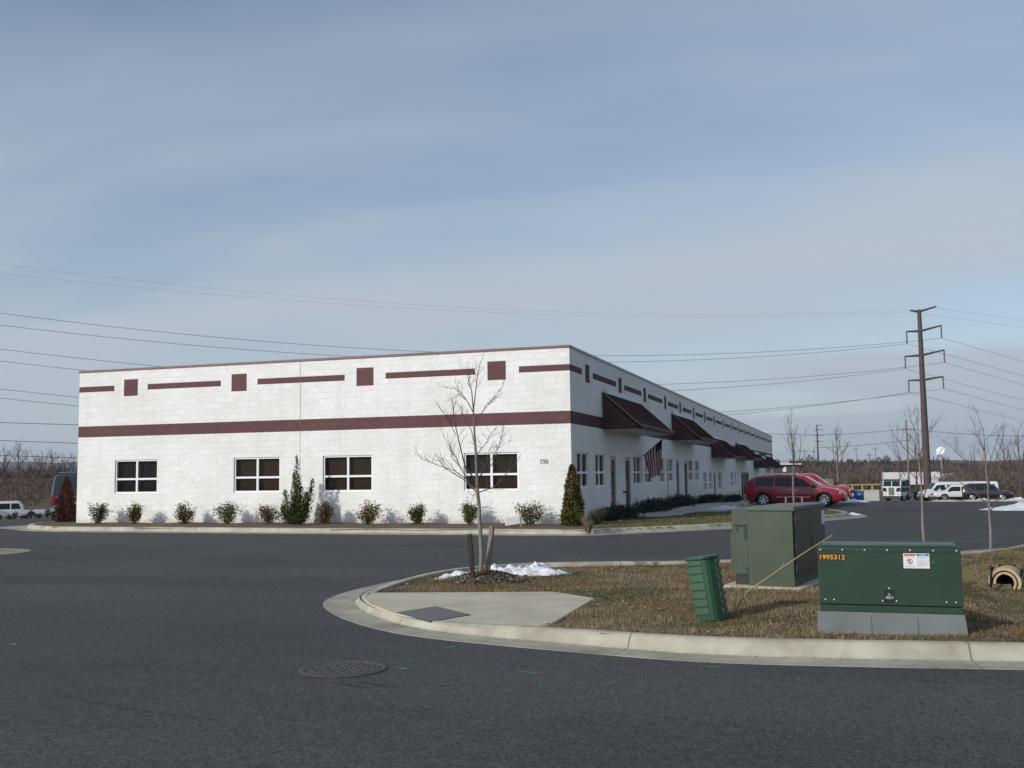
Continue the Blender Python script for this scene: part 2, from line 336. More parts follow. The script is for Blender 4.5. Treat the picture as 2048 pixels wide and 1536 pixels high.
# big ground sheet
GX = nonuni(-3200, 3200, -80, 60, 5, 260); GY = nonuni(-400, 4200, -50, 230, 5, 260)
def lot(x, y):
    t = -.75*x+.66*y
    return (t < 71) & (y < 118) & (x < 60) & (x > -75)
def gz_(x, y):
    return terr(x, y) - np.where((-.75*x+.66*y < 76) & (y < 124) & (x < 66) & (x > -80), .7, .0)
sheet('ground', GX, GY, gz_, FIELD)
AX = nonuni(-75, 60, 0, 19, .3, 2.5); AY = nonuni(-50, 118, -24, 20, .3, 2.5)
def keep_as(x, y):
    ins = inpoly(x, y, ISLPOLY) & (distpoly(x, y, ISLP) > .45)
    return lot(x, y) & ~ins
sheet('parking_lot', AX, AY, lambda x, y: terr(x, y), ASPH, keep_as)

# kerbs: swept profile with a gutter pan; the path is the foot of the kerb face, the gutter lies to its outer side
def kerb(name, path, gw, side=1, zf=tz, joint=3.05, top=.15, h0=.15, phase=.6):
    P = [Vector(p) for p in path]; L = [0]
    for a, b in zip(P, P[1:]): L.append(L[-1]+(b-a).length)
    st = sorted(set([0, L[-1]]+L)); jt = []
    d = phase
    while d < L[-1]-.1: jt.append(d); d += joint
    st = [(s, 0) for s in st if all(abs(s-j) > .03 for j in jt)]
    for j in jt: st += [(j-.007, 1), (j+.007, 0)]
    st.sort()
    def pos(s):
        s = min(max(s, 0), L[-1]); k = 0
        while k < len(L)-2 and L[k+1] < s: k += 1
        return P[k].lerp(P[k+1], (s-L[k])/max(L[k+1]-L[k], 1e-9))
    vs = []; fs = []; ms = []; n = 0
    for s, j in st:
        p = pos(s); tn = (pos(s+.25)-pos(s-.25)).normalized(); nr = Vector((tn.y, -tn.x))*side   # outward
        g = gw(p) if callable(gw) else gw; z = zf(p.x, p.y); h = h0(p) if callable(h0) else h0
        jit = .004*mnoise.noise(Vector((s*1.7, 3.3, 0)))
        prof = [(g, -.02), (g, .006), (.03, .014), (.0, .03), (-.025, .085), (-.045, h-.03+jit), (-.07, h-.006+jit), (-.10, h+jit), (-.05-top, h-.004+jit), (-.055-top, -.03)]
        vs += [(p.x+nr.x*o_, p.y+nr.y*o_, z+zz) for o_, zz in prof]; n = len(prof)
    for i in range(len(st)-1):
        for k in range(n-1):
            fs.append((i*n+k, (i+1)*n+k, (i+1)*n+k+1, i*n+k+1)); ms.append(2 if st[i][1] else (1 if k < 2 else 0))
    fs += [tuple(range(n)), tuple(range((len(st)-1)*n, len(st)*n))]; ms += [0, 0]
    b = MB(); b.v = vs; b.f = fs; b.m = ms
    o = b.build(name, [CONC, GUTT, JOINT], smooth=50); props(o, kind='structure'); return o
def gw_isl(p):
    d = math.hypot(p.x-1.9, p.y+18.2); e = math.hypot(p.x-11.3, p.y+9.2)
    return .34+.13*math.exp(-(d/2.2)**2)+.7*math.exp(-(e/1.3)**2)
ISLK = [(p[0], p[1]) for p in ISLP]
kerb('island_kerb', ISLK, gw_isl, side=-1, h0=lambda p: .15-.078*math.exp(-((p.x-2.9)**2+(p.y+20.3)**2)/4.5)-.03*math.exp(-((p.x-1.8)**2+(p.y+17.5)**2)/5))
def gw_bld(p): return .42+.9*math.exp(-((p.x+20.6)**2+(p.y+.3)**2)/1.5)+.25*math.exp(-((p.x-8.3)**2+(p.y-8)**2)/3)
kerb('building_kerb', BLDP, gw_bld, side=1, phase=1.2)
# left kerb nose
LN = cr([(-19.0, -10.0), (-15, -10.6), (-12.6, -11.1), (-11.5, -11.7), (-11.35, -12.5), (-11.7, -13.3), (-13, -14.4), (-17, -17)], 6)
kerb('left_kerb', LN, lambda p: .34+.75*math.exp(-((p.x+11.2)**2+(p.y+12.3)**2)/1.2), side=-1)
sheet('left_island', np.arange(-19, -11, .3), np.arange(-17, -9.8, .3), lambda x, y: terr(x, y)+.11, GRASSG, lambda x, y: inpoly(x, y, LN+[(-19, -17)]) & (distpoly(x, y, LN) > .1))

# island turf with the tree mound and the swale that leads to the culvert
TREE = atD(962, 1147, 15.5)
def sm(a, b, t): t = np.clip((t-a)/(b-a), 0, 1); return t*t*(3-2*t)
def isl_z(x, y):
    x = np.asarray(x, float); y = np.asarray(y, float)
    d = distpoly(x, y, ISLP)
    z = ZA+.118 - .05*(1-sm(3.6, 6.6, x)) + .02*np.sin(x*1.3+.5)*np.sin(y*1.1)
    z = z - .06*sm(.1, .7, d)*np.exp(-(((x-6.0)/1.3)**2+((y+20.6)/1.0)**2))
    z = z + .17*np.exp(-(((x-TREE.x-.1)/.5)**2+((y-TREE.y)/.55)**2))
    z = z + .06*np.exp(-(((x-10.4)/1.0)**2+((y+13.3)/.8)**2))
    z = z + .24*np.exp(-(((x-10.5)/.75)**2+((y+14.85)/.36)**2))
    sw = sm(-20.6, -18.2, y)*(1-sm(-15.85, -15.0, y))*sm(9.35, 10.3, x)
    z = z - .25*sw*(1+.25*sm(10.5, 13, x))
    return z
def izf(x, y): return float(isl_z(np.array([x]), np.array([y]))[0])
IX = np.arange(1.6, 18, .11); IY = np.arange(-22, .5, .11)
SLABP = [tuple(at(*p, -.052).to_2d()) for p in [(744, 1185), (1107, 1183), (1190, 1196), (1062, 1252)]]
PMOUTH = atD(2010, 1170, 14.5)
def isl_keep(x, y):
    ca, sa = math.cos(R_(-14)), math.sin(R_(-14)); lx = (x-PMOUTH.x)*ca+(y-PMOUTH.y)*sa; ly = -(x-PMOUTH.x)*sa+(y-PMOUTH.y)*ca
    hole = (np.abs(lx) < .15) & (ly > .02) & (ly < .9) & (isl_z(x, y) < PMOUTH.z+.03+.20)
    return inpoly(x, y, ISLPOLY) & (distpoly(x, y, ISLP) > .1) & ~hole
SLABX = SLABP[:3]+[(5.3, -21.4), (3.26, -20.6), (2.3, -19.4)]
sheet('island_turf', IX, IY, isl_z, GRASSG, lambda x, y: isl_keep(x, y) & ~(inpoly(x, y, SLABX) & (distpoly(x, y, SLABX, True) > .08)))
# ground round the building: planting bed, lawn, walk
def bz(x, y):
    z = terr(x, y)+.125
    return z
BX = np.concatenate([np.arange(-21.3, 1.4, .35), np.arange(1.4, 9.2, .25)]); BY = np.concatenate([np.arange(-4.0, 16, .25), np.arange(16, 93.5, 1.2)])
WALK = [(-.02, 4.3), (1.2, 4.5), (2.0, 4.7), (2.5, 6.2), (2.6, 9.5), (3.7, 9.6), (3.9, 15.2), (3.05, 16.0), (3.05, 92), (1.3, 92), (1.2, 22), (1.1, 15), (1.3, 10.2), (-.02, 9.8)]
bedk = lambda x, y: inpoly(x, y, BLDPOLY) & (distpoly(x, y, BLDP) > .1) & ~inpoly(x, y, WALK)
isbed = lambda x, y: (x < 1.0) & (y < 1.2) | (x < 1.1)
sheet('planting_bed', BX, BY, lambda x, y: bz(x, y)+.015*np.sin(x*2.1)*np.cos(y*1.7)-.0, MULCH, lambda x, y: bedk(x, y) & isbed(x, y))
sheet('lawn', BX, BY, bz, LAWN, lambda x, y: bedk(x, y) & ~isbed(x, y))
WX = np.concatenate([np.arange(-.02, 4.2, .12)]); WY = np.concatenate([np.arange(4.2, 16.4, .12), np.arange(16.4, 93, 1.2)])
sheet('walkway', WX, WY, lambda x, y: bz(x, y)+.02, SIDEW, lambda x, y: inpoly(x, y, WALK))

# storm drain slab, grate, manhole, paint marks, cracks
b = MB(); S = [Vector((p[0], p[1])) for p in SLABP]; SZ = -.052
edge = [(2.12, -18.97), (2.25, -19.24), (2.61, -19.77), (3.21, -20.43), (3.81, -20.88), (4.38, -21.15), (5.05, -21.35)]
poly = [(S[0].x+.05, S[0].y), (S[1].x, S[1].y), (S[2].x, S[2].y), (5.3, -21.36)]+edge[::-1]
b.prism(poly, -.25, SZ)
props(b.build('drain_slab', SLAB, bevel=.012), 'pale concrete drain slab with a steel grate, set behind the rounded kerb', 'drain slab')
g = [at(*p, SZ+.002)+Vector((.05, .05, 0)) for p in [(783, 1226), (860, 1214), (930, 1231), (845, 1245)]]
gt = thing('drain_grate', 'grey steel grate set in the pale concrete drain slab', 'grate', (g[0]+g[2])/2)
gb = MB(); gb.M = Matrix.Translation(-(g[0]+g[2])/2)
def bil(u, v): return g[0].lerp(g[1], u).lerp(g[3].lerp(g[2], u), v)
for k in range(22):
    v = (k+.5)/22; d = .017
    gb.add([bil(0, v-d)+Vector((0, 0, .006)), bil(1, v-d)+Vector((0, 0, .006)), bil(1, v+d)+Vector((0, 0, .006)), bil(0, v+d)+Vector((0, 0, .006))], [(0, 1, 2, 3)])
for k in range(14):
    u = k/13*.97+.015
    gb.add([bil(u-.012, 0)+Vector((0, 0, .009)), bil(u+.012, 0)+Vector((0, 0, .009)), bil(u+.012, 1)+Vector((0, 0, .009)), bil(u-.012, 1)+Vector((0, 0, .009))], [(0, 1, 2, 3)])
gb.build('grate_bars', mat('grate_grey', (.23, .23, .225), .7), gt)
gb = MB(); gb.M = Matrix.Translation(-(g[0]+g[2])/2); gb.add([bil(0, 0)+Vector((0, 0, .001)), bil(1, 0)+Vector((0, 0, .001)), bil(1, 1)+Vector((0, 0, .001)), bil(0, 1)+Vector((0, 0, .001))], [(0, 1, 2, 3)])
gb.build('grate_tray', mat('grate_dark', (.12, .12, .118), .8), gt)
mc = (at(597, 1339, ZA)+at(775, 1339, ZA))/2
IRON = mat('cast_iron', (.066, .060, .056), .6, .0, var=.25, vscale=14, bump=.4, bscale=60)
mh = thing('manhole_cover', 'round cast iron manhole cover set in the dark asphalt', 'manhole', mc)
b = MB(); b.lathe([(.385, .004), (.375, .012), (.335, .012), (.33, .002), (.325, .002), (.32, .0095), (0, .0095)], 48)
b.build('cover_ring', IRON, mh, 30)
vs = []; fs = []; ng = 84
for i in range(ng+1):
    for j in range(ng+1):
        u, v = (i/ng-.5)*.64, (j/ng-.5)*.64; k_ = (int(math.floor(u/.078)) + int(math.floor(v/.078))) % 2; cu, cw = (u/.078) % 1, (v/.078) % 1
        up_ = .10 < cu < .86 and .10 < cw < .86 and math.hypot(u, v) < .285 and ((.3 < cu < .62) if k_ else True)
        vs.append((u, v, .0150 if up_ else .0102))
for i in range(ng):
    for j in range(ng):
        a = i*(ng+1)+j
        if math.hypot(vs[a][0], vs[a][1]) < .318: fs.append((a, a+ng+1, a+ng+2, a+1))
raw('raised_pattern', vs, fs, IRON, mh)
GPA = mat('green_marking_paint', (.07, .42, .20), .9, vscale=12, col2=(.065, .20, .12))
WPA = mat('white_marking_paint', (.45, .45, .45), .9, vscale=20, col2=(.15, .15, .15))
def mark(name, px, py, L, W, rz, m, label, cat):
    c = at(px, py, ZA+.004); b = MB(); rn = random.Random(int(px)); n = 14
    a = [(-L/2+L*k/n, W*(.25+.75*rn.random())*(1-abs(2*k/n-1)**3)) for k in range(n+1)]
    vs = [(x, y, 0) for x, y in a]+[(x, -y*rn.random(), 0) for x, y in a]
    b.add(vs, [(k, k+1, n+2+k, n+1+k) for k in range(n)])
    o = b.build(name, m); o.location = c; o.rotation_euler = (0, 0, rz); return props(o, label, cat, 'survey paint marks on the asphalt' if cat == 'paint mark' else None)
mark('paint_mark', 903, 1294, .13, .03, .9, GPA, 'short green spray mark nearest the gutter of the drain slab', 'paint mark')
mark('paint_mark', 805, 1337, .2, .028, -.4, GPA, 'green spray mark beside the manhole cover', 'paint mark')
mark('paint_mark', 1055, 1344, .26, .02, -.35, GPA, 'thin green spray mark on asphalt, right of the one by the manhole', 'paint mark')
mark('paint_mark', 1425, 1333, .26, .025, -.3, GPA, 'green spray mark against the gutter below the leaning green pedestal', 'paint mark')
mark('paint_mark', 25, 1288, .13, .03, -.3, WPA, 'small white paint mark on asphalt near the left edge', 'paint mark')
mark('paint_mark', 3, 1157, .15, .03, -.3, WPA, 'small white paint mark at the far left edge of the road', 'paint mark')
CRK = mat('crack', (.018, .018, .018), .95)
TAR_SHADOW = mat('tar_and_shadow', (.022, .022, .022), .8, vscale=14, col2=(.05, .05, .05))  # tar colour, shared by the painted shadow strips on the road
def crack(pts, wd, seed):
    rn = random.Random(seed); P = [at(px, py, ZA+.004) for px, py in pts]; Q = []
    for a, c in zip(P, P[1:]):
        n = max(2, int((c-a).length/.06)); nrm = (c-a).cross(Vector((0, 0, 1))).normalized()
        Q += [a.lerp(c, k/n)+nrm*rn.uniform(-.02, .02) for k in range(n)]
    b = MB(); vs = []
    for k, q in enumerate(Q):
        t = wd*(.3+.7*rn.random()); vs += [q+Vector((0, t, 0)), q-Vector((0, t*.6, 0))]
    b.add(vs, [(2*k, 2*k+1, 2*k+3, 2*k+2) for k in range(len(Q)-1)])
    return props(b.build('asphalt_crack', CRK), kind='structure')
for i, (px, py, L, W, a) in enumerate([(120, 1119, 1.9, .055, .02), (612, 1157, 1.15, .05, -.02), (150, 1093, 3.2, .26, .05), (270, 1096, 2.0, .2, .0), (140, 1190, .5, .04, .1)]):  # first two strips paint shadows of unseen objects; the broad two are stains
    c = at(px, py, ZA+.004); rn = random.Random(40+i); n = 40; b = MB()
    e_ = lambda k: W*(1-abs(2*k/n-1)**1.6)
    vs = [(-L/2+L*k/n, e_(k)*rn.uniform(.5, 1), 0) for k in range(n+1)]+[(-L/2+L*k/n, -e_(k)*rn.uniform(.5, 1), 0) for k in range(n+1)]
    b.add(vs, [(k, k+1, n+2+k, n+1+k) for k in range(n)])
    o = b.build('road_stain_and_shadow', mat('damp_stain', (.026, .026, .027), .7, vscale=6, col2=(.052, .051, .05)) if 1 < i < 4 else TAR_SHADOW); o.location = c; o.rotation_euler = (0, 0, -YAW*-1+a); props(o, kind='structure')
crack([(60, 1383), (130, 1392), (210, 1408), (300, 1424), (380, 1434), (470, 1444)], .006, 1)
crack([(205, 1330), (250, 1333), (262, 1338)], .007, 2)
for i, (px, py, L, W, a) in enumerate([(700, 1370, .42, .035, -.3), (780, 1372, .3, .03, -.2), (745, 1367, .25, .05, -.3), (890, 1370, .14, .02, 0)]):
    b = MB(); c = at(px, py, ZA+.004); rn = random.Random(i); n = 18
    vs = [(-L/2+L*k/n, W*rn.random()*rn.random(), 0) for k in range(n+1)]+[(-L/2+L*k/n, -W*rn.random()*rn.random(), 0) for k in range(n+1)]
    b.add(vs, [(k, k+1, n+2+k, n+1+k) for k in range(n)])
    o = b.build('road_stain_and_shadow', TAR_SHADOW); o.location = c; o.rotation_euler = (0, 0, a); props(o, kind='structure')
# ------------------------------------------------------------------ building
c_ = .2032; HT = 28*c_; HW = HT-.085; TT, TB, ST, SB, BT, BB, WT, WB = [k*c_ for k in (24.95, 23.93, 25.97, 22.91, 17.58, 15.55, 11.23, 5.17)]
BW, BD = 19.22, 91.4
bld = thing('commercial_building', 'long white split-block building with maroon stripes, maroon awnings and number 190', 'building', (-BW/2, BD/2, 0))
BO = -Vector(bld.location)
def bb(): m = MB(); m.M = Matrix.Translation(BO); return m
def facade(mb, axis, u0, u1, z0, z1, paint, holes, joints, seg=None):
    us = {u0, u1}; zs = {z0, z1}
    for a, b_, c, d in paint+holes: us |= {a, b_}; zs |= {c, d}
    for j in joints: us |= {j-.008, j+.008}
    us = sorted(u for u in us if u0-1e-6 <= u <= u1+1e-6); zs = sorted(zs)
    P = lambda u, z: (u, 0, z) if axis == 'x' else (0, u, z)
    idx = {}; vs = []; fs = []; ms = []
    def V(u, z):
        if (u, z) not in idx: idx[(u, z)] = len(vs); vs.append(P(u, z))
        return idx[(u, z)]
    for a, b_ in zip(us, us[1:]):
        for c, d in zip(zs, zs[1:]):
            um, zm = (a+b_)/2, (c+d)/2
            if any(h[0] < um < h[1] and h[2] < zm < h[3] for h in holes): continue
            mi = 2 if any(abs(um-j) < .008 for j in joints) else (1 if any(p[0] < um < p[1] and p[2] < zm < p[3] for p in paint) else 0)
            fs.append((V(a, c), V(b_, c), V(b_, d), V(a, d))); ms.append(mi)
    base = len(mb.v)
    for f, m in zip(fs, ms): pass
    off = 0 if axis == 'x' else 3
    mb.v += [tuple(mb.M @ Vector(v)) for v in vs]; mb.f += [tuple(base+i for i in f) for f in fs]; mb.m += [m+off for m in ms]
    dp_ = .16
    for a, b_, c, d in holes:        # reveals
        Q = (lambda u, y, z: (u, y, z)) if axis == 'x' else (lambda u, y, z: (-y, u, z))
        mb.add([Q(a, 0, c), Q(b_, 0, c), Q(b_, 0, d), Q(a, 0, d), Q(a, dp_, c), Q(b_, dp_, c), Q(b_, dp_, d), Q(a, dp_, d)],
               [(0, 1, 5, 4), (1, 2, 6, 5), (2, 3, 7, 6), (3, 0, 4, 7)], 0+off)
SQF = [(-17.19, -16.57), (-12.55, -11.92), (-7.58, -6.93), (-2.8, -2.16)]
STF = [(-BW, -17.62), (-16.14, -12.99), (-11.48, -8.03), (-6.48, -3.24), (-1.71, 0.)]
WINF = [(-17.52, -15.64), (-12.42, -10.54), (-8.87, -6.98), (-3.66, -1.77)]
SQS = [2.05, 7.34, 12.44, 17.74, 22.43, 27.36, 32.2, 36.88, 42.15, 47.38, 52.6, 57.75, 63.0, 68.31, 73.6, 79.0, 84.4]
paintF = [(-BW, 0, BB, BT)]+[(a, b_, SB, ST) for a, b_ in SQF]+[(a, b_, TB, TT) for a, b_ in STF]
holesF = [(a, b_, WB, WT) for a, b_ in WINF]
sqs = [(a, a+.61) for a in SQS]
paintS = [(0, BD, BB, BT)]+[(a, b_, SB, ST) for a, b_ in sqs]+[(0, 1.6, TB, TT)]+[(a+1.07, n-.45, TB, TT) for a, n in zip(SQS, SQS[1:]+[91.5])]
WINS = [(.72, 2.37), (3.27, 4.88), (9.95, 11.68), (12.5, 14.2), (15.95, 17.52), (18.42, 20.07), (25.1, 26.8), (27.65, 29.4)]
WINS2 = [(31.1, 32.85), (33.65, 35.31), (38.5, 40.4), (46.2, 48.05), (48.6, 50.2)]
WIN3 = [(62, 63.7), (64.4, 66.1), (71.2, 72.9), (76.8, 78.5), (86, 87.7)]
DOORS = [(5.66, 6.58, 0.02, 2.2), (8.3, 9.3, 0.02, 2.2), (20.9, 21.85, -.02, 2.2), (23.6, 24.75, -.1, 2.2), (36.1, 37.05, -.5, 1.56), (80.6, 81.6, -1.2, .95)]
holesS = [(a, b_, 1.09, 2.27) for a, b_ in WINS]+[(a, b_, .44, 1.58) for a, b_ in WINS2]+[(a, b_, -.2, .95) for a, b_ in WIN3]+DOORS+[(54.0, 60.7, -.45, 1.52)]
m = bb()
facade(m, 'x', -BW, 0, -.35, HW, paintF, holesF, [-9.75])
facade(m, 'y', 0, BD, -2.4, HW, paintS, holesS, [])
m.add([(-BW, 0, -2.4), (-BW, BD, -2.4), (-BW, BD, HW), (-BW, 0, HW)], [(0, 1, 2, 3)], 3)
m.add([(-BW, BD, -2.4), (0, BD, -2.4), (0, BD, HW), (-BW, BD, HW)], [(0, 1, 2, 3)], 0)
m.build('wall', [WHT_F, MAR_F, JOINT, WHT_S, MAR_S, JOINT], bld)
m = bb(); m.box(-BW+.05, -.05, .05, BD-.05, 5.2, 5.25); m.build('roof', GREY, bld)
m = bb(); m.box(-BW-.03, .03, -.03, .28, HW, HT, 0)
rn = random.Random(3)
for k in range(7):
    x = -BW+.9+k*2.75; m.box(x, x+.05, -.034, .284, HW-.004, HT+.004, 0)
m.box(.035, -.28, .281, BD, HW, HT, 1); m.box(-BW-.03, -BW+.28, .281, BD, HW, HT, 1); m.box(-BW-.03, .03, BD+.001, BD+.28, HW, HT, 1)
m.build('coping', [COPE, mat('coping_side', (.36, .35, .34), .5)], bld, bevel=.008)
def T_(axis, u, z):      # local frame on the facade: x along the wall, y into the wall, z up
    if axis == 'x': return Matrix.Translation(BO+Vector((u, 0, z)))
    return Matrix.Translation(BO+Vector((0, u, z))) @ Matrix.Rotation(R_(90), 4, 'Z')
def window(axis, a, b_, c, d, blind):
    W, H = b_-a, d-c; T = T_(axis, a, c); fr = .055; zt = H*.425
    f = MB(); f.M = T
    y0, y1 = .045, .13
    f.box(0, fr, y0, y1, 0, H); f.box(W-fr, W, y0, y1, 0, H); f.box(fr, W-fr, y0, y1, 0, fr); f.box(fr, W-fr, y0, y1, H-fr, H)
    f.box(W/2-.038, W/2+.038, y0+.012, y1-.004, fr, H-fr); f.box(fr, W/2-.038, y0+.015, y1-.006, zt-.035, zt+.035); f.box(W/2+.038, W-fr, y0+.015, y1-.006, zt-.035, zt+.035)
    fo = f.build('window', VINYL, bld)
    g_ = MB(); g_.M = T
    for x0, x1 in ((fr, W/2-.038), (W/2+.038, W-fr)):
        for q0, q1 in ((fr, zt-.035), (zt+.035, H-fr)): g_.add([(x0, .10, q0), (x1, .10, q0), (x1, .10, q1), (x0, .10, q1)], [(0, 1, 2, 3)])
    g_.build('pane', GLASS, fo)
    bl = MB(); bl.M = T
    if blind == 1:
        n = int((H-.1)/.043)
        for k in range(n):
            z = .05+k*.043; bl.add([(.03, .19, z), (W-.03, .19, z), (W-.03, .225, z+.030), (.03, .225, z+.030)], [(0, 1, 2, 3)])
        bl.add([(0, .33, 0), (W, .33, 0), (W, .33, H), (0, .33, H)], [(0, 1, 2, 3)], 1); bl.build('blind', [BLIND, DARK], fo)
    else:
        for k in range(9):
            x = W*k/9; bl.add([(x, .22, .0), (x+W/9*.8, .26, .0), (x+W/9*.8, .26, H), (x, .22, H)], [(0, 1, 2, 3)])
        bl.build('blind', CURT if blind == 2 else DARK, fo)
for k, (a, b_) in enumerate(WINF): window('x', a, b_, WB, WT, 1 if k else 0)
for k, (a, b_) in enumerate(WINS): window('y', a, b_, 1.09, 2.27, 2 if k % 3 else 0)
for k, (a, b_) in enumerate(WINS2): window('y', a, b_, .44, 1.58, 2)
for k, (a, b_) in enumerate(WIN3): window('y', a, b_, -.2, .95, 2)
DFR = mat('door_frame', (.30, .30, .29), .5); REDP = mat('red_poster', (.35, .03, .05), .6)
for k, (a, b_, c, d) in enumerate(DOORS+[(54.0, 60.7, -.45, 1.52)]):
    W, H = b_-a, d-c; T = T_('y', a, c); f = MB(); f.M = T; fr = .07; big = W > 3
    f.box(0, fr, .03, .13, 0, H); f.box(W-fr, W, .03, .13, 0, H); f.box(fr, W-fr, .03, .13, H-.16, H)
    if big:
        for q in range(1, 4): f.box(W*q/4-.04, W*q/4+.04, .035, .12, 0, H-.16)
    do = f.build('storefront' if big else 'door', BLKM if big else DFR, bld)
    p = MB(); p.M = T; p.add([(fr, .09, .0), (W-fr, .09, 0), (W-fr, .09, H-.16), (fr, .09, H-.16)], [(0, 1, 2, 3)]); p.build('pane', mat('storefront_glass', (.06, .07, .075), .1) if big else GLASSD, do)
    if not big and k < 4:
        h = MB(); h.M = T; h.tube([(W*.3, .085, .85), (W*.3, .03, .87), (W*.3, .03, 1.17), (W*.3, .085, 1.19)], .016, 6); h.build('handle', CHROME, do)
    if k == 0:
        for z0, z1 in ((1.6, 1.95), (.45, .75)):
            s = MB(); s.M = T; s.box(.12, W-.12, .082, .088, z0, z1); s.build('poster', REDP, do)
# awnings
def awning(y0, y1, zb, zt, X=1.30):
    T = Matrix.Translation(BO); s = MB(); s.M = T
    t = .05
    # roof slab: from the wall at zt down to the outer edge at zb+.1
    s.add([(.005, y0-.06, zt), (.005, y1+.06, zt), (X+.1, y1+.06, zb+.10), (X+.1, y0-.06, zb+.10),
           (.005, y0-.06, zt-t*1.4), (.005, y1+.06, zt-t*1.4), (X+.1, y1+.06, zb+.04), (X+.1, y0-.06, zb+.04)],
          [(0, 3, 2, 1), (4, 5, 6, 7), (0, 1, 5, 4), (3, 7, 6, 2), (0, 4, 7, 3), (1, 2, 6, 5)])
    n = int((y1-y0)/.4)      # standing seams
    for k in range(n+1):
        y = y0+(y1-y0)*k/n
        s.add([(.01, y-.012, zt+.003), (.01, y+.012, zt+.003), (X+.09, y+.012, zb+.107), (X+.09, y-.012, zb+.107),
               (.01, y-.012, zt+.03), (.01, y+.012, zt+.03), (X+.09, y+.012, zb+.135), (X+.09, y-.012, zb+.135)], [(4, 7, 6, 5), (0, 4, 5, 1), (3, 2, 6, 7), (0, 3, 7, 4), (1, 5, 6, 2)])
    a = s.build('awning', AWN, bld)
    for y in (y0, y1-.03):
        q = MB(); q.M = T; q.prism([(.006, zb), (X, zb), (X, zb+.07), (.006, zt-.08)], y, y+.03, 'Y'); q.build('side_panel', AWNS, a)
    q = MB(); q.M = T; q.box(.006, X-.01, y0+.031, y1-.031, zb-.002, zb+.02); q.build('soffit', SOFF, a)
    q = MB(); q.M = T; q.box(X+.101, X+.13, y0-.06, y1+.06, zb+.0, zb+.115, 0)
    q.box(X+.101, X+.15, y0-.06, y1+.06, zb+.118, zb+.135, 1)
    q.tube([(.02, y0-.07, zt+.0), (X+.1, y0-.07, zb+.11)], .018, 5, 1); q.build('drip_edge', [AWN, mat('edge_trim', (.22, .17, .16), .35)], a)
    q = MB(); q.M = T; q.prism([(.004, zt+.003), (.10, zt-.045), (.11, zt-.03), (.03, zt+.17), (.004, zt+.17)], y0+.35, y1-.35, 'Y'); q.build('flashing', mat('flashing', (.55, .55, .53), .5), a)
for y0, y1, zb, zt in ((4.52, 11.6, 3.14, 4.5), (19.8, 27.1, 3.17, 4.52), (35.1, 42.8, 2.47, 3.8), (50.3, 58.0, 2.5, 3.82), (66.0, 72.0, 1.9, 3.25), (80.6, 88, 1.9, 3.22)): awning(y0, y1, zb, zt)
# address number, wall lamp, hose bib
me = text_mesh('190', .215, mat('address_number', (.34, .33, .32), .5), .012, .002, sx=.86)
o = link('address_number', me, bld); o.location = BO+Vector((-1.06, -.015, 1.89)); o.rotation_euler = (R_(90), 0, 0)
m = bb(); m.box(-BW-.12, -BW, .1, .3, 4.83, 4.98); m.tube([(-BW-.08, .2, 4.98), (-BW-.08, .2, 5.06), (-BW, .2, 5.08)], .02, 6); m.build('wall_lamp', GREY, bld)
m = bb(); m.box(0.002, .10, 7.75, 7.95, .78, .86); m.tube([(.1, 7.85, .82), (.16, 7.85, .80)], .02, 6); m.build('hose_bib', BLKM, bld)
# flag
FR = mat('flag_red', (.22, .02, .032), .8); FWt = mat('flag_white', (.62, .58, .56), .8); FB = mat('flag_blue', (.012, .014, .045), .8)
fl = thing('national_flag', 'American flag hanging from an angled pole on the shaded side wall', 'flag', (.02, 11.9, 2.28))
tip = Vector((1.25, -.25, 1.0)); m = MB(); m.tube([(0, 0, 0), tip], .013, 6); m.lathe([(.0, -.02), (.02, 0), (0, .02)], 8, o=tip); m.build('pole', BLKM, fl)
fv = []; ff = []; fm = []; nU, nV = 26, 20
for i in range(nU+1):
    for j in range(nV+1):
        u, v = i/nU, j/nV          # u across the hoist along the pole, v down the fly
        p = tip*(.04+.66*u)
        dn = 1.28; gather = 1-.42*v
        q = tip*(.04+.66*(.42+(u-.42)*gather)) 
        x = q.x + .10*v; y = q.y+.06*math.sin(u*9+v*2.5)*v; z = q.z-dn*v*(.86+.14*u)+.02*math.sin(u*14)*v-.08*u*v
        fv.append((x, y, z))
for i in range(nU):
    for j in range(nV):
        ff.append((i*(nV+1)+j, (i+1)*(nV+1)+j, (i+1)*(nV+1)+j+1, i*(nV+1)+j+1))
        st = int(i/2)
        fm.append(2 if (i >= 17 and j < 5) else (0 if st % 2 == 0 else 1))
raw('cloth', fv, ff, [FR, FWt, FB], fl, fm, True)
# thin post by the walk
pb = at(1337, 1014, -.05); po = thing('metal_post', 'thin grey metal post between the dark shrubs and the walk', 'post', pb)
m = MB(); h = (1014-919)/F_PX*((pb-CAMP).dot(FW)); m.box(-.025, .025, -.012, .012, 0, h); m.build('shaft', GREY, po)
m = MB(); m.box(-.15, .15, -.017, -.013, h-.5, h-.06); m.build('sign_plate', GREY, po); po.rotation_euler = (0, 0, R_(76))
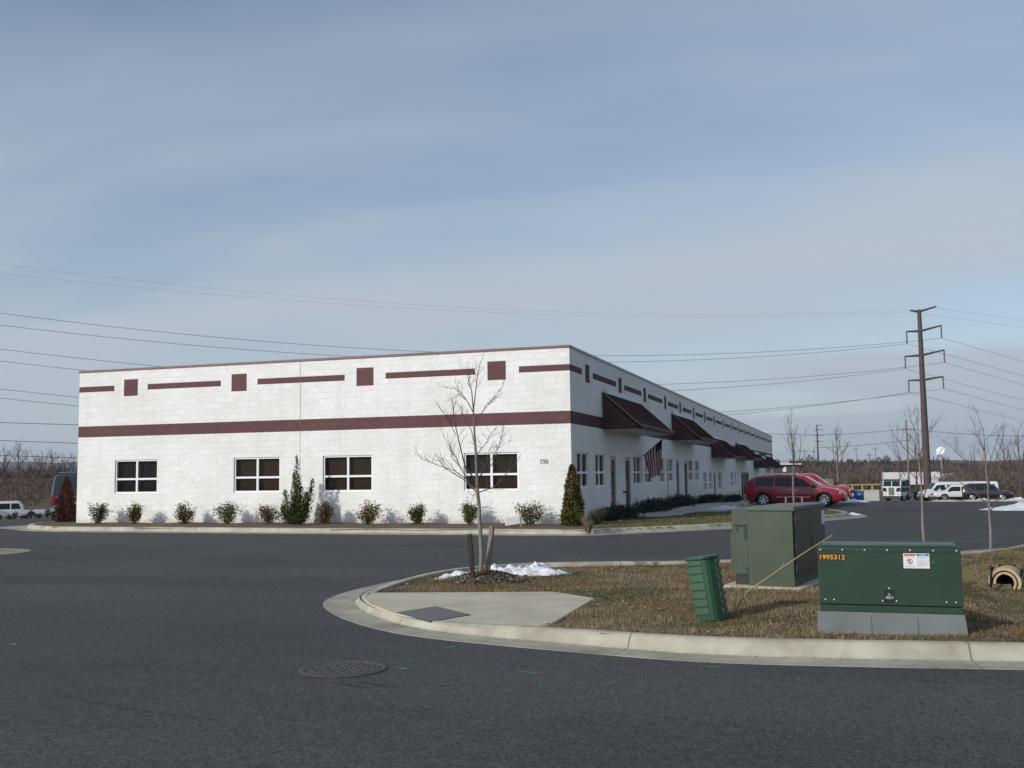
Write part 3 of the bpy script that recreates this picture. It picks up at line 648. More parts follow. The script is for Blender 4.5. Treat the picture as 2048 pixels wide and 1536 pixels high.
# ------------------------------------------------------------------ bare trees
BARK = mat('young_bark', (.15, .13, .112), .9, vscale=14, col2=(.27, .245, .22), bump=.4, bscale=50)
TWIG = mat('twig_bark', (.10, .075, .062), .9, var=.2, vscale=8)
BARKD = mat('dark_bark', (.085, .066, .055), .95, var=.25, vscale=5)
TWIGD = mat('brown_twigs', (.11, .078, .06), .95, var=.2, vscale=2)
def grow(m, p, d, L, r, lev, rn, n, spread, up=.25, kids=(3, 5), bend=.18):
    seg = 4; pts = [p.copy()]; rad = [r]; q = p.copy(); dd = d.copy()
    for k in range(seg):
        dd = (dd+Vector((rn.gauss(0, bend), rn.gauss(0, bend), rn.gauss(0, bend*.6)+up*.25))).normalized()
        q = q+dd*(L/seg); pts.append(q.copy()); rad.append(r*(1-.75*(k+1)/seg))
    m.tube(pts, rad, n, 0, False)
    if lev <= 0: return
    for k in range(rn.randint(*kids)):
        t = rn.uniform(.25, .98); i = min(int(t*seg), seg-1); b = pts[i].lerp(pts[i+1], t*seg-i)
        ax = Vector((rn.gauss(0, 1), rn.gauss(0, 1), rn.gauss(0, .5))).normalized()
        nd = (dd+ax*spread+Vector((0, 0, up))).normalized()
        grow(m, b, nd, L*rn.uniform(.38, .62)*(1.1-.4*t), max(r*.5*(1-.5*t), .0022), lev-1, rn, max(3, n-1), spread, up, kids, bend)
def bare_tree(base, H, fork, seed, label, cat='tree', group=None, spread=.75, r=None, lev=2, mats=(BARK, TWIG), limbs=7, name='bare_tree', n=5, width=.5, lean=(0, 0), kids=(3, 5)):
    rn = random.Random(seed); r = r or H*.011
    t = thing(name, label, cat, base, 0, group); b = MB()
    pts = [Vector((lean[0]*k/6*H+rn.gauss(0, .006*H)*(k > 0), lean[1]*k/6*H+rn.gauss(0, .006*H)*(k > 0), H*.93*k/6)) for k in range(7)]
    pts[0].z = -.1
    b.tube(pts, [r*(1.15-.98*k/6) for k in range(7)], n+3, 0, False); b.build('trunk', mats[0], t, 60)
    c = MB()
    for k in range(limbs):
        f = fork/H+(.97-fork/H)*(k/limbs)**1.1; i = min(int(f/.93*6), 5); p = pts[i].lerp(pts[i+1], min(1, f/.93*6-i))
        a = k*2.4+rn.uniform(-.4, .4); L = H*width*(1.0-.75*k/limbs)*rn.uniform(.8, 1.15)
        d = Vector((math.cos(a)*spread, math.sin(a)*spread, 1.0)).normalized()
        grow(c, p, d, L, r*(.55-.35*k/limbs), lev, rn, n, .75, .3, kids)
    c.build('crown', mats[1], t); return t
# the staked sapling in front of the building
tr = thing('sapling', 'bare young tree between two wooden stakes in front of the white wall', 'tree', TREE)
rn = random.Random(11); D0 = 15.5
def TP(px, py, dd=0.): return atD(px, py, D0+dd)-TREE
b = MB(); b.tube([TP(962, 1150), TP(963, 1105), TP(960, 1050), TP(958, 1010), TP(955, 985), TP(953, 940), TP(952, 911), TP(949, 870), TP(948, 840), TP(947, 822)], [.038, .033, .031, .029, .027, .022, .021, .016, .014, .012], 10, 0, False); b.build('trunk', BARK, tr, 60)
c = MB()
LIMBS = [([(947, 822), (943, 780), (938, 765), (935, 750)], .010), ([(947, 822), (951, 785), (955, 753), (961, 723)], .010), ([(948, 827), (936, 805), (925, 789), (904, 771)], .009),
 ([(948, 846), (964, 825), (982, 801), (1003, 776)], .009), ([(952, 960), (931, 936), (919, 888), (911, 852), (907, 819), (904, 795)], .013), ([(953, 980), (925, 957), (889, 936), (874, 914)], .011),
 ([(938, 962), (910, 942), (875, 930), (841, 917)], .008), ([(955, 987), (940, 972), (913, 918), (886, 870)], .010), ([(956, 987), (961, 983), (988, 975), (1024, 936), (1042, 910)], .012),
 ([(955, 957), (970, 940), (988, 924), (1007, 857)], .010), ([(954, 968), (965, 945), (970, 935), (979, 897)], .009), ([(951, 900), (943, 861), (932, 840), (922, 825)], .008), ([(952, 912), (965, 895), (976, 882), (986, 862)], .008),
 ([(911, 870), (900, 845), (885, 822)], .006), ([(953, 950), (985, 915), (1003, 880)], .006), ([(955, 975), (938, 960), (905, 915), (898, 890)], .006), ([(955, 985), (945, 992), (938, 985)], .005), ([(957, 1010), (967, 1015), (976, 1012)], .003)]
for li, (px, r) in enumerate(LIMBS):
    dep = rn.uniform(-.45, .45); nn = len(px)
    P = [TP(x, y, dep*(k/(nn-1))**1.1*(1 if nn > 3 else .6)) for k, (x, y) in enumerate(px)]
    c.tube(P, [r*(1-.7*k/(nn-1)) for k in range(nn)], 6, 0, False)
    for k in range(8 if r > .005 else 3):
        s_ = rn.uniform(.3, 1)*(nn-1); i = min(int(s_), nn-2); p = P[i].lerp(P[i+1], s_-i); d = (P[i+1]-P[i]).normalized()
        nd = (d+Vector((rn.gauss(0, .55), rn.gauss(0, .55), rn.gauss(.15, .4)))).normalized()
        grow(c, p, nd, rn.uniform(.12, .32), .0038, 1, rn, 4, .6, .2, (2, 4))
c.build('crown', TWIG, tr)
STK = mat('stake_wood', (.16, .12, .09), .9, vscale=9, col2=(.26, .21, .17)); STKD = mat('dark_stake_wood', (.045, .033, .026), .9, var=.3, vscale=9)
def stake(p0, p1, r, m_, label):
    o = Vector(p0); d = Vector(p1)-o; b = MB(); q = d.to_track_quat('Z', 'Y').to_matrix().to_4x4(); b.box(-r, r, -r*.8, r*.8, -.12, d.length, 0, q)
    x = b.build('tree_stake', m_, None, bevel=.004); x.location = o; return props(x, label, 'stake', 'stakes of the young tree')
stake(atD(946, 1157, 15.1), atD(939, 1069, 15.0), .032, STKD, 'dark wooden stake leaning left beside the young tree')
stake(atD(975, 1146, 15.55), atD(984, 1053, 15.75), .034, STK, 'pale weathered wooden stake leaning right beside the young tree')
# mulch ring chips and mound, snow
rn = random.Random(5); vs = []; fs = []
def chips(cx, cy, rx, ry, n, zf, vs, fs, L=(.03, .09), lift=.02):
    for k in range(n):
        a = rn.uniform(0, 6.283); q = math.sqrt(rn.random()); x = cx+rx*q*math.cos(a); y = cy+ry*q*math.sin(a); z = zf(x, y)+rn.uniform(0, lift)
        l = rn.uniform(*L)/2; wd = rn.uniform(.004, .010); t = rn.uniform(0, 3.14); e = rn.uniform(-.5, .5)
        d = Vector((math.cos(t)*math.cos(e), math.sin(t)*math.cos(e), math.sin(e))); p = Vector((-math.sin(t), math.cos(t), rn.uniform(-.6, .6)))
        b0 = len(vs); o = Vector((x, y, z+.004))
        vs += [o-d*l-p*wd, o+d*l-p*wd, o+d*l+p*wd, o-d*l+p*wd]; fs.append((b0, b0+1, b0+2, b0+3))
chips(TREE.x+.08, TREE.y-.08, .62, .58, 3200, izf, vs, fs); chips(10.4, -13.4, 1.0, .7, 1800, izf, vs, fs)
CHIP = [mat('bark_chip', (.21, .16, .115), .95), mat('pale_chip', (.34, .29, .24), .95), mat('dark_chip', (.11, .08, .058), .95)]
props(raw('bark_mulch', vs, fs, CHIP, midx=[rn.choice((0, 0, 1, 2, 2)) for _ in fs]), 'loose bark mulch mounded round the young trees', 'mulch', kind='stuff')
def snow(name, c, rx, ry, h, seed, label, rz=0, n=46, m_=SNOW, rough=1.0, spk=1.0):
    vs = []; fs = []; o = Vector(c)
    for i in range(n+1):
        for j in range(n+1):
            u, v = 2*i/n-1, 2*j/n-1; rr = math.hypot(u, v)
            q = Vector((u*rx, v*ry, 0)); s_ = Vector((q.x*2.2/rough+seed, q.y*2.2/rough, .3))
            e = max(0, 1-rr*(1.02+.35*mnoise.noise(Vector((u*2.3+seed, v*2.3, 1)))))
            z = h*(e**(.55 if spk == 1 else .95))*(.62+(1-spk)*.3+spk*(.75*mnoise.fractal(s_*2.2, .8, 2.1, 4)+.25*abs(mnoise.noise(s_*5))))
            vs.append((q.x, q.y, max(z, 0)-.03 if e > 0 else -.06))
    for i in range(n):
        for j in range(n):
            a = i*(n+1)+j; 
            if max(vs[k][2] for k in (a, a+n+1, a+n+2, a+1)) > -.05: fs.append((a, a+n+1, a+n+2, a+1))
    ob = raw(name, vs, fs, m_, smooth=True); ob.location = o; ob.rotation_euler = (0, 0, rz)
    return props(ob, label, 'snow', 'leftover snow piles')
sc_ = at(1045, 1139, -.02)
snow('snow_pile', (sc_.x+.03, sc_.y-.05, -.05), .84, .36, .185, 2.0, 'heap of leftover white snow behind the young staked tree', R_(14), 60)
snow('snow_pile', at(922, 1150, -.02)+Vector((.05, -.02, -.01)), .46, .17, .14, 7.0, 'thin tongue of snow left of the young staked tree trunk', R_(28), 40)

# ------------------------------------------------------------------ green utility boxes
def gpaint(nm, col, v=.12): return mat(nm, col, .42, var=v, vscale=2.2, bump=.05, bscale=90)
GRN1 = gpaint('dark_green_enamel', (.018, .047, .026)); GRN2 = gpaint('faded_green_enamel', (.040, .060, .035)); GRN3 = gpaint('green_plastic', (.015, .066, .030))
PADC = mat('grey_fibre_base', (.15, .168, .165), .8, var=.12, vscale=3, bump=.15, bscale=50)
YF = -20.9; X0, X1 = 8.052, 9.362; ZB, ZM, ZT = .165, .235, .80
j = thing('transformer_box', 'dark green padmounted box with the yellow number 1995312 and a white warning label', 'transformer', ((X0+X1)/2, YF+.26, -.05))
JO = -Vector(j.location)
def jb(): m = MB(); m.M = Matrix.Translation(JO); return m
m = jb(); dz = .04       # base tapers outwards to the ground, with shallow recesses
zb0 = -.20
m.add([(X0-.015, YF-.02, ZB), (X1+.01, YF-.02, ZB), (X1+.01, YF+.50, ZB), (X0-.015, YF+.50, ZB), (X0-.04, YF-.055, zb0), (X1+.05, YF-.055, zb0), (X1+.05, YF+.55, zb0), (X0-.04, YF+.55, zb0)],
      [(0, 1, 2, 3), (0, 4, 5, 1), (1, 5, 6, 2), (2, 6, 7, 3), (3, 7, 4, 0)])
for xx in (X0+.42, X0+.84):
    m.add([(xx-.02, YF-.031, ZB-.03), (xx+.055, YF-.031, ZB-.03), (xx+.06, YF-.068, zb0), (xx-.03, YF-.068, zb0), (xx+.06, YF-.03, ZB-.03), (xx+.066, YF-.055, zb0)], [(0, 3, 2, 1), (1, 2, 5, 4)])
m.build('base', PADC, j, bevel=.012)
m = jb(); m.box(X0+.008, X1-.004, YF+.002, YF+.47, ZB+.001, ZM-.006); m.build('lower_skirt', GRN1, j, bevel=.004)
m = jb(); m.prism([(YF, ZM), (YF+.485, ZM), (YF+.485, ZT-.02), (YF+.05, ZT+.0), (YF, ZT-.012)], X0, X1, 'X'); m.build('cabinet', GRN1, j, bevel=.008)
m = jb(); m.box(X0+.01, X1-.01, YF-.004, YF-.001, ZT-.055, ZT-.051); m.build('panel_seam', BLKM, j)
m = jb(); m.box(X0+.04, X1-.03, YF+.06, YF+.40, ZT-.001, ZT+.022); m.build('lid_panel', gpaint('lid_green', (.06, .10, .085)), j, bevel=.006)
BOLT = mat('white_bolt', (.75, .75, .72), .4)
bo = MB(); bo.lathe([(0, -.006), (.0065, -.005), (.0075, 0)], 8, 'Y'); bme = bo.mesh(BOLT)
for x, z in [(X0+.03+k*(X1-X0-.065)/6, ZT-.033) for k in range(7)]+[(X0+.06, ZM+.045), (X0+.14, ZM+.045), (X0+.592, ZM+.045), (X0+.718, ZM+.045), (X0+.655, ZM+.165), (X1-.145, ZM+.045), (X1-.06, ZM+.045)]:
    o = link('bolt', bme, j); o.location = JO+Vector((x, YF-.0005, z))
m = jb(); m.box(X0+.607, X0+.70, YF-.006, YF-.001, ZM+.03, ZM+.15); la = m.build('latch_recess', BLKM, j)
m = jb(); m.box(X0+.622, X0+.692, YF-.010, YF-.0065, ZM+.065, ZM+.09); m.tube([(X0+.645, YF-.015, ZM+.12), (X0+.66, YF-.018, ZM+.06), (X0+.672, YF-.015, ZM+.1), (X0+.655, YF-.017, ZM+.12)], .006, 6); m.build('padlock', STEEL, la)
NBG = mat('number_black', (.02, .014, .01), .6); NYE = mat('number_yellow', (.80, .36, .02), .5)
m = jb(); m.box(X0+.004, X0+.262, YF-.004, YF-.001, ZT-.138, ZT-.072); nb = m.build('number_plate', NBG, j)
me = text_mesh('1995312', .062, NYE, .001, .0006, sx=1.10); o = link('number', me, nb); o.rotation_euler = (R_(90), 0, 0); o.location = JO+Vector((X0+.010, YF-.0055, ZT-.128))
LBW = mat('label_white', (.72, .72, .72), .4); LBO = mat('label_orange', (.75, .24, .03), .4); LBB = mat('label_blue', (.04, .12, .42), .4); LBR = mat('label_red', (.5, .03, .05), .4); LBK = mat('label_ink', (.05, .05, .05), .5); LBG = mat('label_grey_text', (.35, .35, .36), .5)
LX, LZ, LW_, LH = X0+.796, ZT-.205, .235, .143
m = jb(); m.box(LX, LX+LW_, YF-.003, YF-.001, LZ, LZ+LH); lb = m.build('warning_label', LBW, j)
def sub(name, boxes, mt):
    q = jb()
    for x0, x1, z0, z1, yy in boxes: q.box(LX+x0, LX+x1, YF-yy-.0006, YF-yy, LZ+z0, LZ+z1)
    return q.build(name, mt, lb)
sub('orange_header', [(.006, .112, .118, .138, .0035)], LBO); sub('blue_header', [(.120, .229, .118, .138, .0035)], LBB)
sub('fine_print', [(.126, .126+w_, z, z+.0028, .0035) for w_, z in ((.09, .108), (.1, .10), (.085, .092), (.098, .078), (.07, .070), (.1, .058), (.095, .050), (.1, .042), (.09, .034), (.1, .026), (.06, .018))]+[(.01, .108, .012, .015, .0035), (.012, .10, .020, .023, .0035), (.015, .1, .108, .111, .0035)], LBG)
for txt, x, mt in (('WARNING', .032, LBK), ('NOTICE', .146, LBW)):
    o = link('header_text', text_mesh(txt, .016, mt, .0003, .0004), lb); o.rotation_euler = (R_(90), 0, 0); o.location = JO+Vector((LX+x, YF-.0046, LZ+.122))
m = jb(); m.prism([(LX+.013, LZ+.121), (LX+.031, LZ+.121), (LX+.022, LZ+.136)], YF-.0048, YF-.0042, 'Y'); m.build('alert_triangle', LBK, lb)
q = jb(); q.lathe([(.027, -.0005), (.027, 0), (.0215, 0), (.0215, -.0005)], 24, 'Y', (LX+.058, YF-.0042, LZ+.066)); q.box(-.0025, .0025, -.0004, .0002, -.024, .024, 0, Matrix.Translation((LX+.058, YF-.0048, LZ+.066)) @ Matrix.Rotation(R_(-45), 4, 'Y')); q.build('ban_circle', LBR, lb)
q = jb(); y_ = YF-.0039
q.box(LX+.053, LX+.063, y_, y_+.0003, LZ+.060, LZ+.076); q.lathe([(.005, 0), (0, 0)], 10, 'Y', (LX+.058, y_, LZ+.081)); q.box(LX+.046, LX+.053, y_, y_+.0003, LZ+.068, LZ+.073); q.box(LX+.052, LX+.0565, y_, y_+.0003, LZ+.048, LZ+.060); q.box(LX+.0595, LX+.064, y_, y_+.0003, LZ+.050, LZ+.060); q.build('ban_figure', LBK, lb)
m = jb(); m.lathe([(.014, 0), (.013, -.001), (.0, -.001)], 16, 'Y', (LX+LW_+.032, YF-.001, LZ+.06)); m.build('round_sticker', mat('grey_sticker', (.07, .10, .085), .4), j)
# rear transformer
t2 = thing('transformer_cabinet', 'taller faded green padmounted transformer standing on a concrete pad behind the leaning pedestal', 'transformer', (0, 0, 0))
FRB = atD(1590, 1174, 13.6); TH = R_(-11.5)      # front right foot; the cabinet turns clockwise
t2.location = FRB; t2.rotation_euler = (0, 0, TH)
Wd, Dp, Hh = .62, 1.78, 1.075
def cut(m, name, mt, bv=.006): return m.build(name, mt, t2, bevel=bv)
m = MB(); m.box(-Wd, 0, 0, Dp, 0, Hh-.07); cut(m, 'cabinet', GRN2)
m = MB(); m.prism([(-Wd-.02, Hh-.069), (.03, Hh-.069), (.03, Hh-.012), (-.1, Hh), (-Wd-.02, Hh-.02)], -.025, Dp+.02, 'Y'); cut(m, 'lid', gpaint('lid_faded_green', (.065, .088, .066)))
m = MB(); m.box(-Wd-.30, -Wd-.002, .25, Dp-.1, .14, Hh-.05); cut(m, 'tank', GRN2)
m = MB(); m.box(-Wd-.18, -Wd-.002, .03, .24, .14, Hh-.28); m.box(-Wd-.19, -Wd+.0, .015, .25, Hh-.275, Hh-.262); rad_ = cut(m, 'radiator', GRN2)
for q_ in ([(-Wd-.175, Hh-.285), (-Wd-.165, Hh-.36), (-Wd-.145, Hh-.37), (-Wd-.135, Hh-.33), (-Wd-.14, Hh-.285)], [(-Wd-.055, Hh-.29), (-Wd-.062, Hh-.34), (-Wd-.058, Hh-.47), (-Wd-.022, Hh-.47), (-Wd-.022, Hh-.33), (-Wd-.035, Hh-.29)], [(-Wd-.05, .21), (-Wd-.005, .15), (-Wd-.005, .24), (-Wd-.05, .24)], [(-Wd-.20, Hh-.279), (-Wd, Hh-.279), (-Wd, Hh-.262), (-Wd-.20, Hh-.262)]):
    m = MB(); m.prism(q_, .008, .0135, 'Y') if q_[0][1] == Hh-.279 else m.prism(q_, .022, .0285, 'Y'); m.build('radiator_gap', BLKM, rad_)
m = MB(); m.box(-Wd-.29, -Wd-.12, .26, .9, .17, Hh-.40, 0, Matrix.Translation((-.04, 0, 0))); cut(m, 'cooling_fin', GRN2)
m = MB(); m.box(-Wd-.2, -Wd-.001, .05, .3, .0, .14); m.build('under_gap', BLKM, t2)
for k, (a, b_) in enumerate(((.045, Dp*.5-.004), (Dp*.5+.004, Dp-.03))):
    m = MB(); m.box(.001, .022, a, b_, .13, Hh-.085); d_ = cut(m, 'door', gpaint('door_dark_green', (.030, .038, .027)))
    if k == 0:
        q = MB(); q.box(.0225, .025, a+.03, a+.2, Hh-.19, Hh-.12); q.build('caution_sticker', mat('faded_orange_label', (.20, .085, .03), .6), d_)
        for z in (.2, .5, .85):
            q = MB(); q.tube([(.024, a-.015, z), (.024, a-.015, z+.09)], .012, 8); q.build('hinge', GRN2, d_)
    else:
        q = MB(); q.box(.0225, .03, a+.02, a+.12, .45, .6); q.build('latch', BLKM, d_)
        q = MB(); q.box(.0225, .025, b_-.2, b_-.02, Hh-.32, Hh-.12); q.build('notice_sticker', LBW, d_)
m = MB(); m.box(-Wd-.34, .13, -.16, Dp+.2, -.14, -.002)
o = m.build('transformer_pad', SLAB, bevel=.01); o.location = FRB; o.rotation_euler = (0, 0, TH); props(o, 'pale concrete pad under the taller faded green transformer', 'concrete pad')
# leaning ribbed pedestal
pb_ = atD(1392, 1240, 11.05); pd = thing('utility_pedestal', 'small leaning green plastic pedestal with horizontal ribs on the dry grass', 'pedestal', (pb_.x, pb_.y, pb_.z-.03))
pd.rotation_euler = (R_(2), R_(-7.5), R_(-15))
m = MB(); W_, D_, H_ = .25, .24, .68
m.prism([(0, 0), (.18, 0), (.215, .004), (W_, .03), (W_+.03, .09), (W_+.03, D_), (0, D_)], 0, H_-.02, 'Z')
m.build('shell', GRN3, pd, bevel=.01)
m = MB(); m.prism([(-.012, -.014), (.165, -.024), (.21, -.018), (W_+.012, .022), (W_+.045, .085), (W_+.045, D_+.01), (-.012, D_+.01)], H_-.019, H_+.012, 'Z'); m.build('cap', GRN3, pd, bevel=.008)
for k in range(7):
    m = MB(); z = .075+k*.088; m.prism([(.0, z), (-.009, z+.002), (-.009, z+.010), (-.004, z+.074)], .012, .172, 'X'); m.build('rib', GRN3, pd)
    m = MB(); m.box(W_+.031, W_+.05, .10, D_-.02, z+.0, z+.045); m.build('side_rib', GRN3, pd, bevel=.004)
# dry cane, culvert, marker posts, rock, twig sapling
CANE = mat('dry_cane', (.33, .285, .17), .8, var=.15, vscale=8)
p0 = at(1467, 1225, -.03); ce = [p0, p0.lerp(atD(1495, 1183, 11.2), 1), atD(1560, 1138, 11.0), atD(1620, 1098, 10.85), atD(1665, 1070, 10.7)]
m = MB(); m.tube([p-p0 for p in ce], [.0085, .0075, .0065, .0055, .004], 7); m.tube([ce[2]-p0, ce[2]-p0+Vector((.04, 0, .06))], .003, 4)
o = m.build('dry_cane', CANE, smooth=60); o.location = p0; props(o, 'long pale dry cane leaning in the grass in front of the green transformer', 'cane')
PIPE = mat('clay_pipe', (.46, .34, .22), .85, var=.2, vscale=5); PIPEI = mat('pipe_inside', (.35, .29, .21), .9)
pm = atD(2010, 1170, 14.5); cu = thing('culvert_pipe', 'concrete culvert pipe mouth set in the dry grass bank', 'pipe', (pm.x, pm.y, pm.z+.03)); cu.rotation_euler = (0, 0, R_(-14))
m = MB(); m.lathe([(.172, .07), (.172, .0), (.212, -.005), (.218, .02), (.218, .7)], 36, 'Y'); m.build('bell', PIPE, cu, 50); m = MB(); m.lathe([(.150, .09), (.150, .015), (.118, .012), (.117, .05)], 36, 'Y'); m.build('inner_ring', PIPE, cu, 50)
m = MB(); m.lathe([(.172, .071), (.151, .092)], 32, 'Y'); m.lathe([(.1165, .02), (.1165, 1.2), (0, 1.2)], 32, 'Y'); m.build('bore', mat('pipe_dark', (.03, .025, .02), .95), cu, 50)
for i, (px, py, ht, lab) in enumerate(((1982, 1160, .19, 'short black marker stake left of the culvert mouth'), (2040, 1162, .17, 'short black marker stake right of the culvert mouth'))):
    p = atD(px, py, 14.35+i*.1); m = MB(); m.box(-.014, .014, -.012, .012, -.1, ht); m.box(-.022, .022, -.013, .013, ht-.06, ht+.0); o = m.build('marker_stake', BLKM, bevel=.004); o.location = p; o.rotation_euler = (.1, R_(4+6*i), .3); props(o, lab, 'marker stake', 'black stakes by the culvert')
def rock(c, r, seed, label, m_, sq=(1.5, 1, .55)):
    bm = bmesh.new(); bmesh.ops.create_icosphere(bm, subdivisions=4, radius=1)
    for v in bm.verts:
        q = v.co.copy(); k = 1+.25*mnoise.noise(q*1.3+Vector((seed, 0, 0)))+.08*mnoise.noise(q*4); v.co = Vector((q.x*sq[0], q.y*sq[1], q.z*sq[2]))*k*r
    me = bpy.data.meshes.new('rock'); bm.to_mesh(me); bm.free(); me.materials.append(m_); me.polygons.foreach_set('use_smooth', [True]*len(me.polygons)); o = link('rock', me); o.location = c; return props(o, label, 'rock')
rock(atD(1788, 1264, 10.05), .075, 3., 'flat pale rock at the foot of the dark green transformer', mat('pale_rock', (.26, .24, .21), .9, var=.25, vscale=14, bump=.4, bscale=30), (1.75, 1, .5))
bare_tree(atD(1853, 1257, 10.15)+Vector((0, 0, -.02)), .34, .06, 9, 'leafless twig seedling growing in front of the dark green transformer', 'seedling', None, .6, .006, 1, (TWIG, TWIG), 6, 'seedling', 4, .35)
# ------------------------------------------------------------------ saplings beyond
b2 = at(1849, 1092, .0); bare_tree(b2, 2.75, .88, 21, 'slim bare sapling in front of the transmission pole, beyond the dark green box', 'tree', 'saplings along the kerbs', .42, .026, 2, (BARK, TWIG), 9, 'sapling', 5, .52, (-.01, 0))
b3 = at(1981, 1102, -.02); bare_tree(b3, 2.55, .72, 34, 'bare sapling on the mulch mound above the culvert', 'tree', 'saplings along the kerbs', .62, .024, 2, (BARK, TWIG), 10, 'sapling', 5, .55)
b4 = Vector(tuple(atD(1589, 1020, 38)[:2])+(0,)); b4.z = tz(b4.x, b4.y)+.12
bare_tree(b4, 3.75, 1.3, 47, 'bare sapling on the lawn in front of the red minivan', 'tree', 'saplings along the kerbs', .5, .035, 2, (BARK, TWIG), 9, 'sapling', 4, .42)
for k, (dx, lab) in enumerate(((-.3, 'stake left of the sapling in front of the red minivan'), (.28, 'stake right of the sapling in front of the red minivan'))):
    m = MB(); m.box(-.03, .03, -.03, .03, -.1, .62); o = m.build('tree_stake', STK); o.location = b4+Vector((dx, 0, 0)); props(o, lab, 'stake', 'stakes of the sapling by the minivan')
# ------------------------------------------------------------------ shrubs and evergreens
def leafcloud(pts, size, rn, nrm_bias=None, flat=.5):
    vs = []; fs = []
    for p, s_ in pts:
        d = Vector((rn.gauss(0, 1), rn.gauss(0, 1), rn.gauss(.25, 1))).normalized()
        if nrm_bias: d = (d*.8+nrm_bias(p)).normalized()
        q = d.cross(Vector((rn.gauss(0, 1), rn.gauss(0, 1), rn.gauss(0, 1)))).normalized()
        L = size*s_*rn.uniform(.7, 1.3); W = L*flat; b = len(vs); p = Vector(p)
        vs += [p-q*W*.5, p+d*L*.45-q*W*.35, p+d*L, p+d*L*.45+q*W*.5]; fs.append((b, b+1, b+2, b+3))
    return vs, fs
LEAF = [mat('leaf_green', (.050, .085, .014), .65, spec=.15), mat('leaf_light', (.14, .15, .030), .65, spec=.15), mat('leaf_red', (.18, .050, .025), .65, spec=.15), mat('leaf_dark', (.022, .034, .010), .7, spec=.1)]
def shrub(loc, H, W, seed, label, weights=(3, 2, 2, 2), name='shrub', cat='shrub', group=None, n=1500, leaf=.072):
    rn = random.Random(seed); t = thing(name, label, cat, loc, 0, group); st = MB(); pts = []
    for k in range(13):
        a = rn.uniform(0, 6.28); sp_ = rn.uniform(.05, .95); hh = H*rn.uniform(.6, 1.0)*(1-.25*sp_)
        e = Vector((math.cos(a)*W*.5*sp_, math.sin(a)*W*.5*sp_, hh)); mpt = e*.5+Vector((e.x*.15, e.y*.15, 0))
        P = [Vector((0, 0, -.04)), mpt, e]; st.tube(P, [.009, .006, .002], 4, 0, False)
        for q in range(n//13):
            u = rn.uniform(.12, 1)**.8; p = (P[0].lerp(mpt, u*2) if u < .5 else mpt.lerp(e, u*2-1))+Vector((rn.gauss(0, .05), rn.gauss(0, .05), rn.gauss(0, .045)))*(W/.6)
            p.z = max(p.z, .02); pts.append((p, 1))
    st.build('stems', TWIG, t)
    vs, fs = leafcloud(pts, leaf, rn)
    raw('leaves', vs, fs, LEAF, t, [rn.choices((0, 1, 2, 3), weights)[0] for _ in fs]); return t
FRS = [(195, 1045, 1003, 37), (270, 1046, 1008, 33), (368, 1047, 1008, 40), (456, 1047, 1005, 44), (537, 1047, 1008, 40), (649, 1047, 1005, 36), (738, 1049, 1006, 46), (836, 1049, 1009, 36), (937, 1050, 1006, 38), (1060, 1050, 1003, 48)]
ORD = ['leftmost small leafy shrub on the front bed, right of the brown conifer', 'second small shrub from the left on the front bed, below the leftmost window', 'third small shrub from the left, alone between the two left windows', 'fourth small shrub from the left, before the second window', 'fifth small shrub, immediately left of the ragged spire juniper', 'reddish small shrub immediately right of the ragged spire juniper', 'wider small shrub under the third window', 'compact small shrub between the third and fourth windows', 'small shrub behind the staked young tree under the fourth window', 'widest small shrub under the number 190, by the grey tilted box']
for k, (px, py, pt, wpx) in enumerate(FRS):
    p = atY(px, py, -.75); s_ = (p-CAMP).dot(FW)/F_PX; z = tz(p.x, p.y)+.13
    shrub((p.x, p.y, z), (py-pt)*s_*1.1, wpx*s_*1.28, 100+k, ORD[k], [(3, 2, 1, 2), (2, 1, 3, 2), (2, 1, 3, 2), (4, 2, 1, 2), (2, 2, 3, 2), (1, 2, 4, 2), (3, 2, 3, 2), (4, 2, 1, 2), (4, 2, 2, 2), (3, 2, 3, 2)][k], group='small shrubs along the front bed')
def conifer(loc, H, W, seed, label, mats, weights, name, n=5200, leaf=.10, prof=None, twist=0., group=None, lift=.7):
    rn = random.Random(seed); t = thing(name, label, 'conifer', loc, 0, group)
    m = MB(); m.tube([(0, 0, -.05), (0, 0, H*.9)], [W*.05, .006], 6); m.build('trunk', BARKD, t)
    prof = prof or (lambda u: (1-u)**.75*(.55+.45*min(1, u/.15+.4)))
    pts = []
    for k in range(n):
        u = rn.random()**1.25; a = rn.uniform(0, 6.283)
        lob = 1+.15*math.sin(a*5+u*9+seed)+.34*mnoise.noise(Vector((math.cos(a)*1.8, math.sin(a)*1.8, u*6+seed)))
        r = W*.5*prof(u)*lob*(rn.uniform(.35, 1)**.45)
        pts.append((Vector((r*math.cos(a), r*math.sin(a), u*H*.97+.01)), 1.2-.5*u))
    vs, fs = leafcloud(pts, leaf, rn, lambda p: Vector((p.x, p.y, 0)).normalized()*.8+Vector((0, 0, lift)), .34)
    raw('foliage', vs, fs, mats, t, [rn.choices(range(len(mats)), weights)[0] for _ in fs]); return t
p = atY(1146, 1052, -1.0); s_ = (p-CAMP).dot(FW)/F_PX
ARB = [mat('arborvitae_olive', (.15, .115, .016), .65, spec=.12), mat('arborvitae_green', (.065, .066, .012), .65, spec=.12), mat('arborvitae_dark', (.024, .026, .007), .7, spec=.1)]
conifer((p.x, p.y, -.03), 123*s_, 47*s_, 3, 'full olive green arborvitae at the corner of the white building', ARB, (4, 3, 2), 'arborvitae', 7000, .095, lambda u: (1-u)**.62*(.62+.38*min(1, u/.12+.3)))
RED = [mat('dead_foliage_red', (.20, .058, .024), .7), mat('dead_foliage_brown', (.10, .033, .018), .7), mat('dead_foliage_dark', (.04, .016, .011), .8)]
p = atY(131, 1043, .6); s_ = (p-CAMP).dot(FW)/F_PX
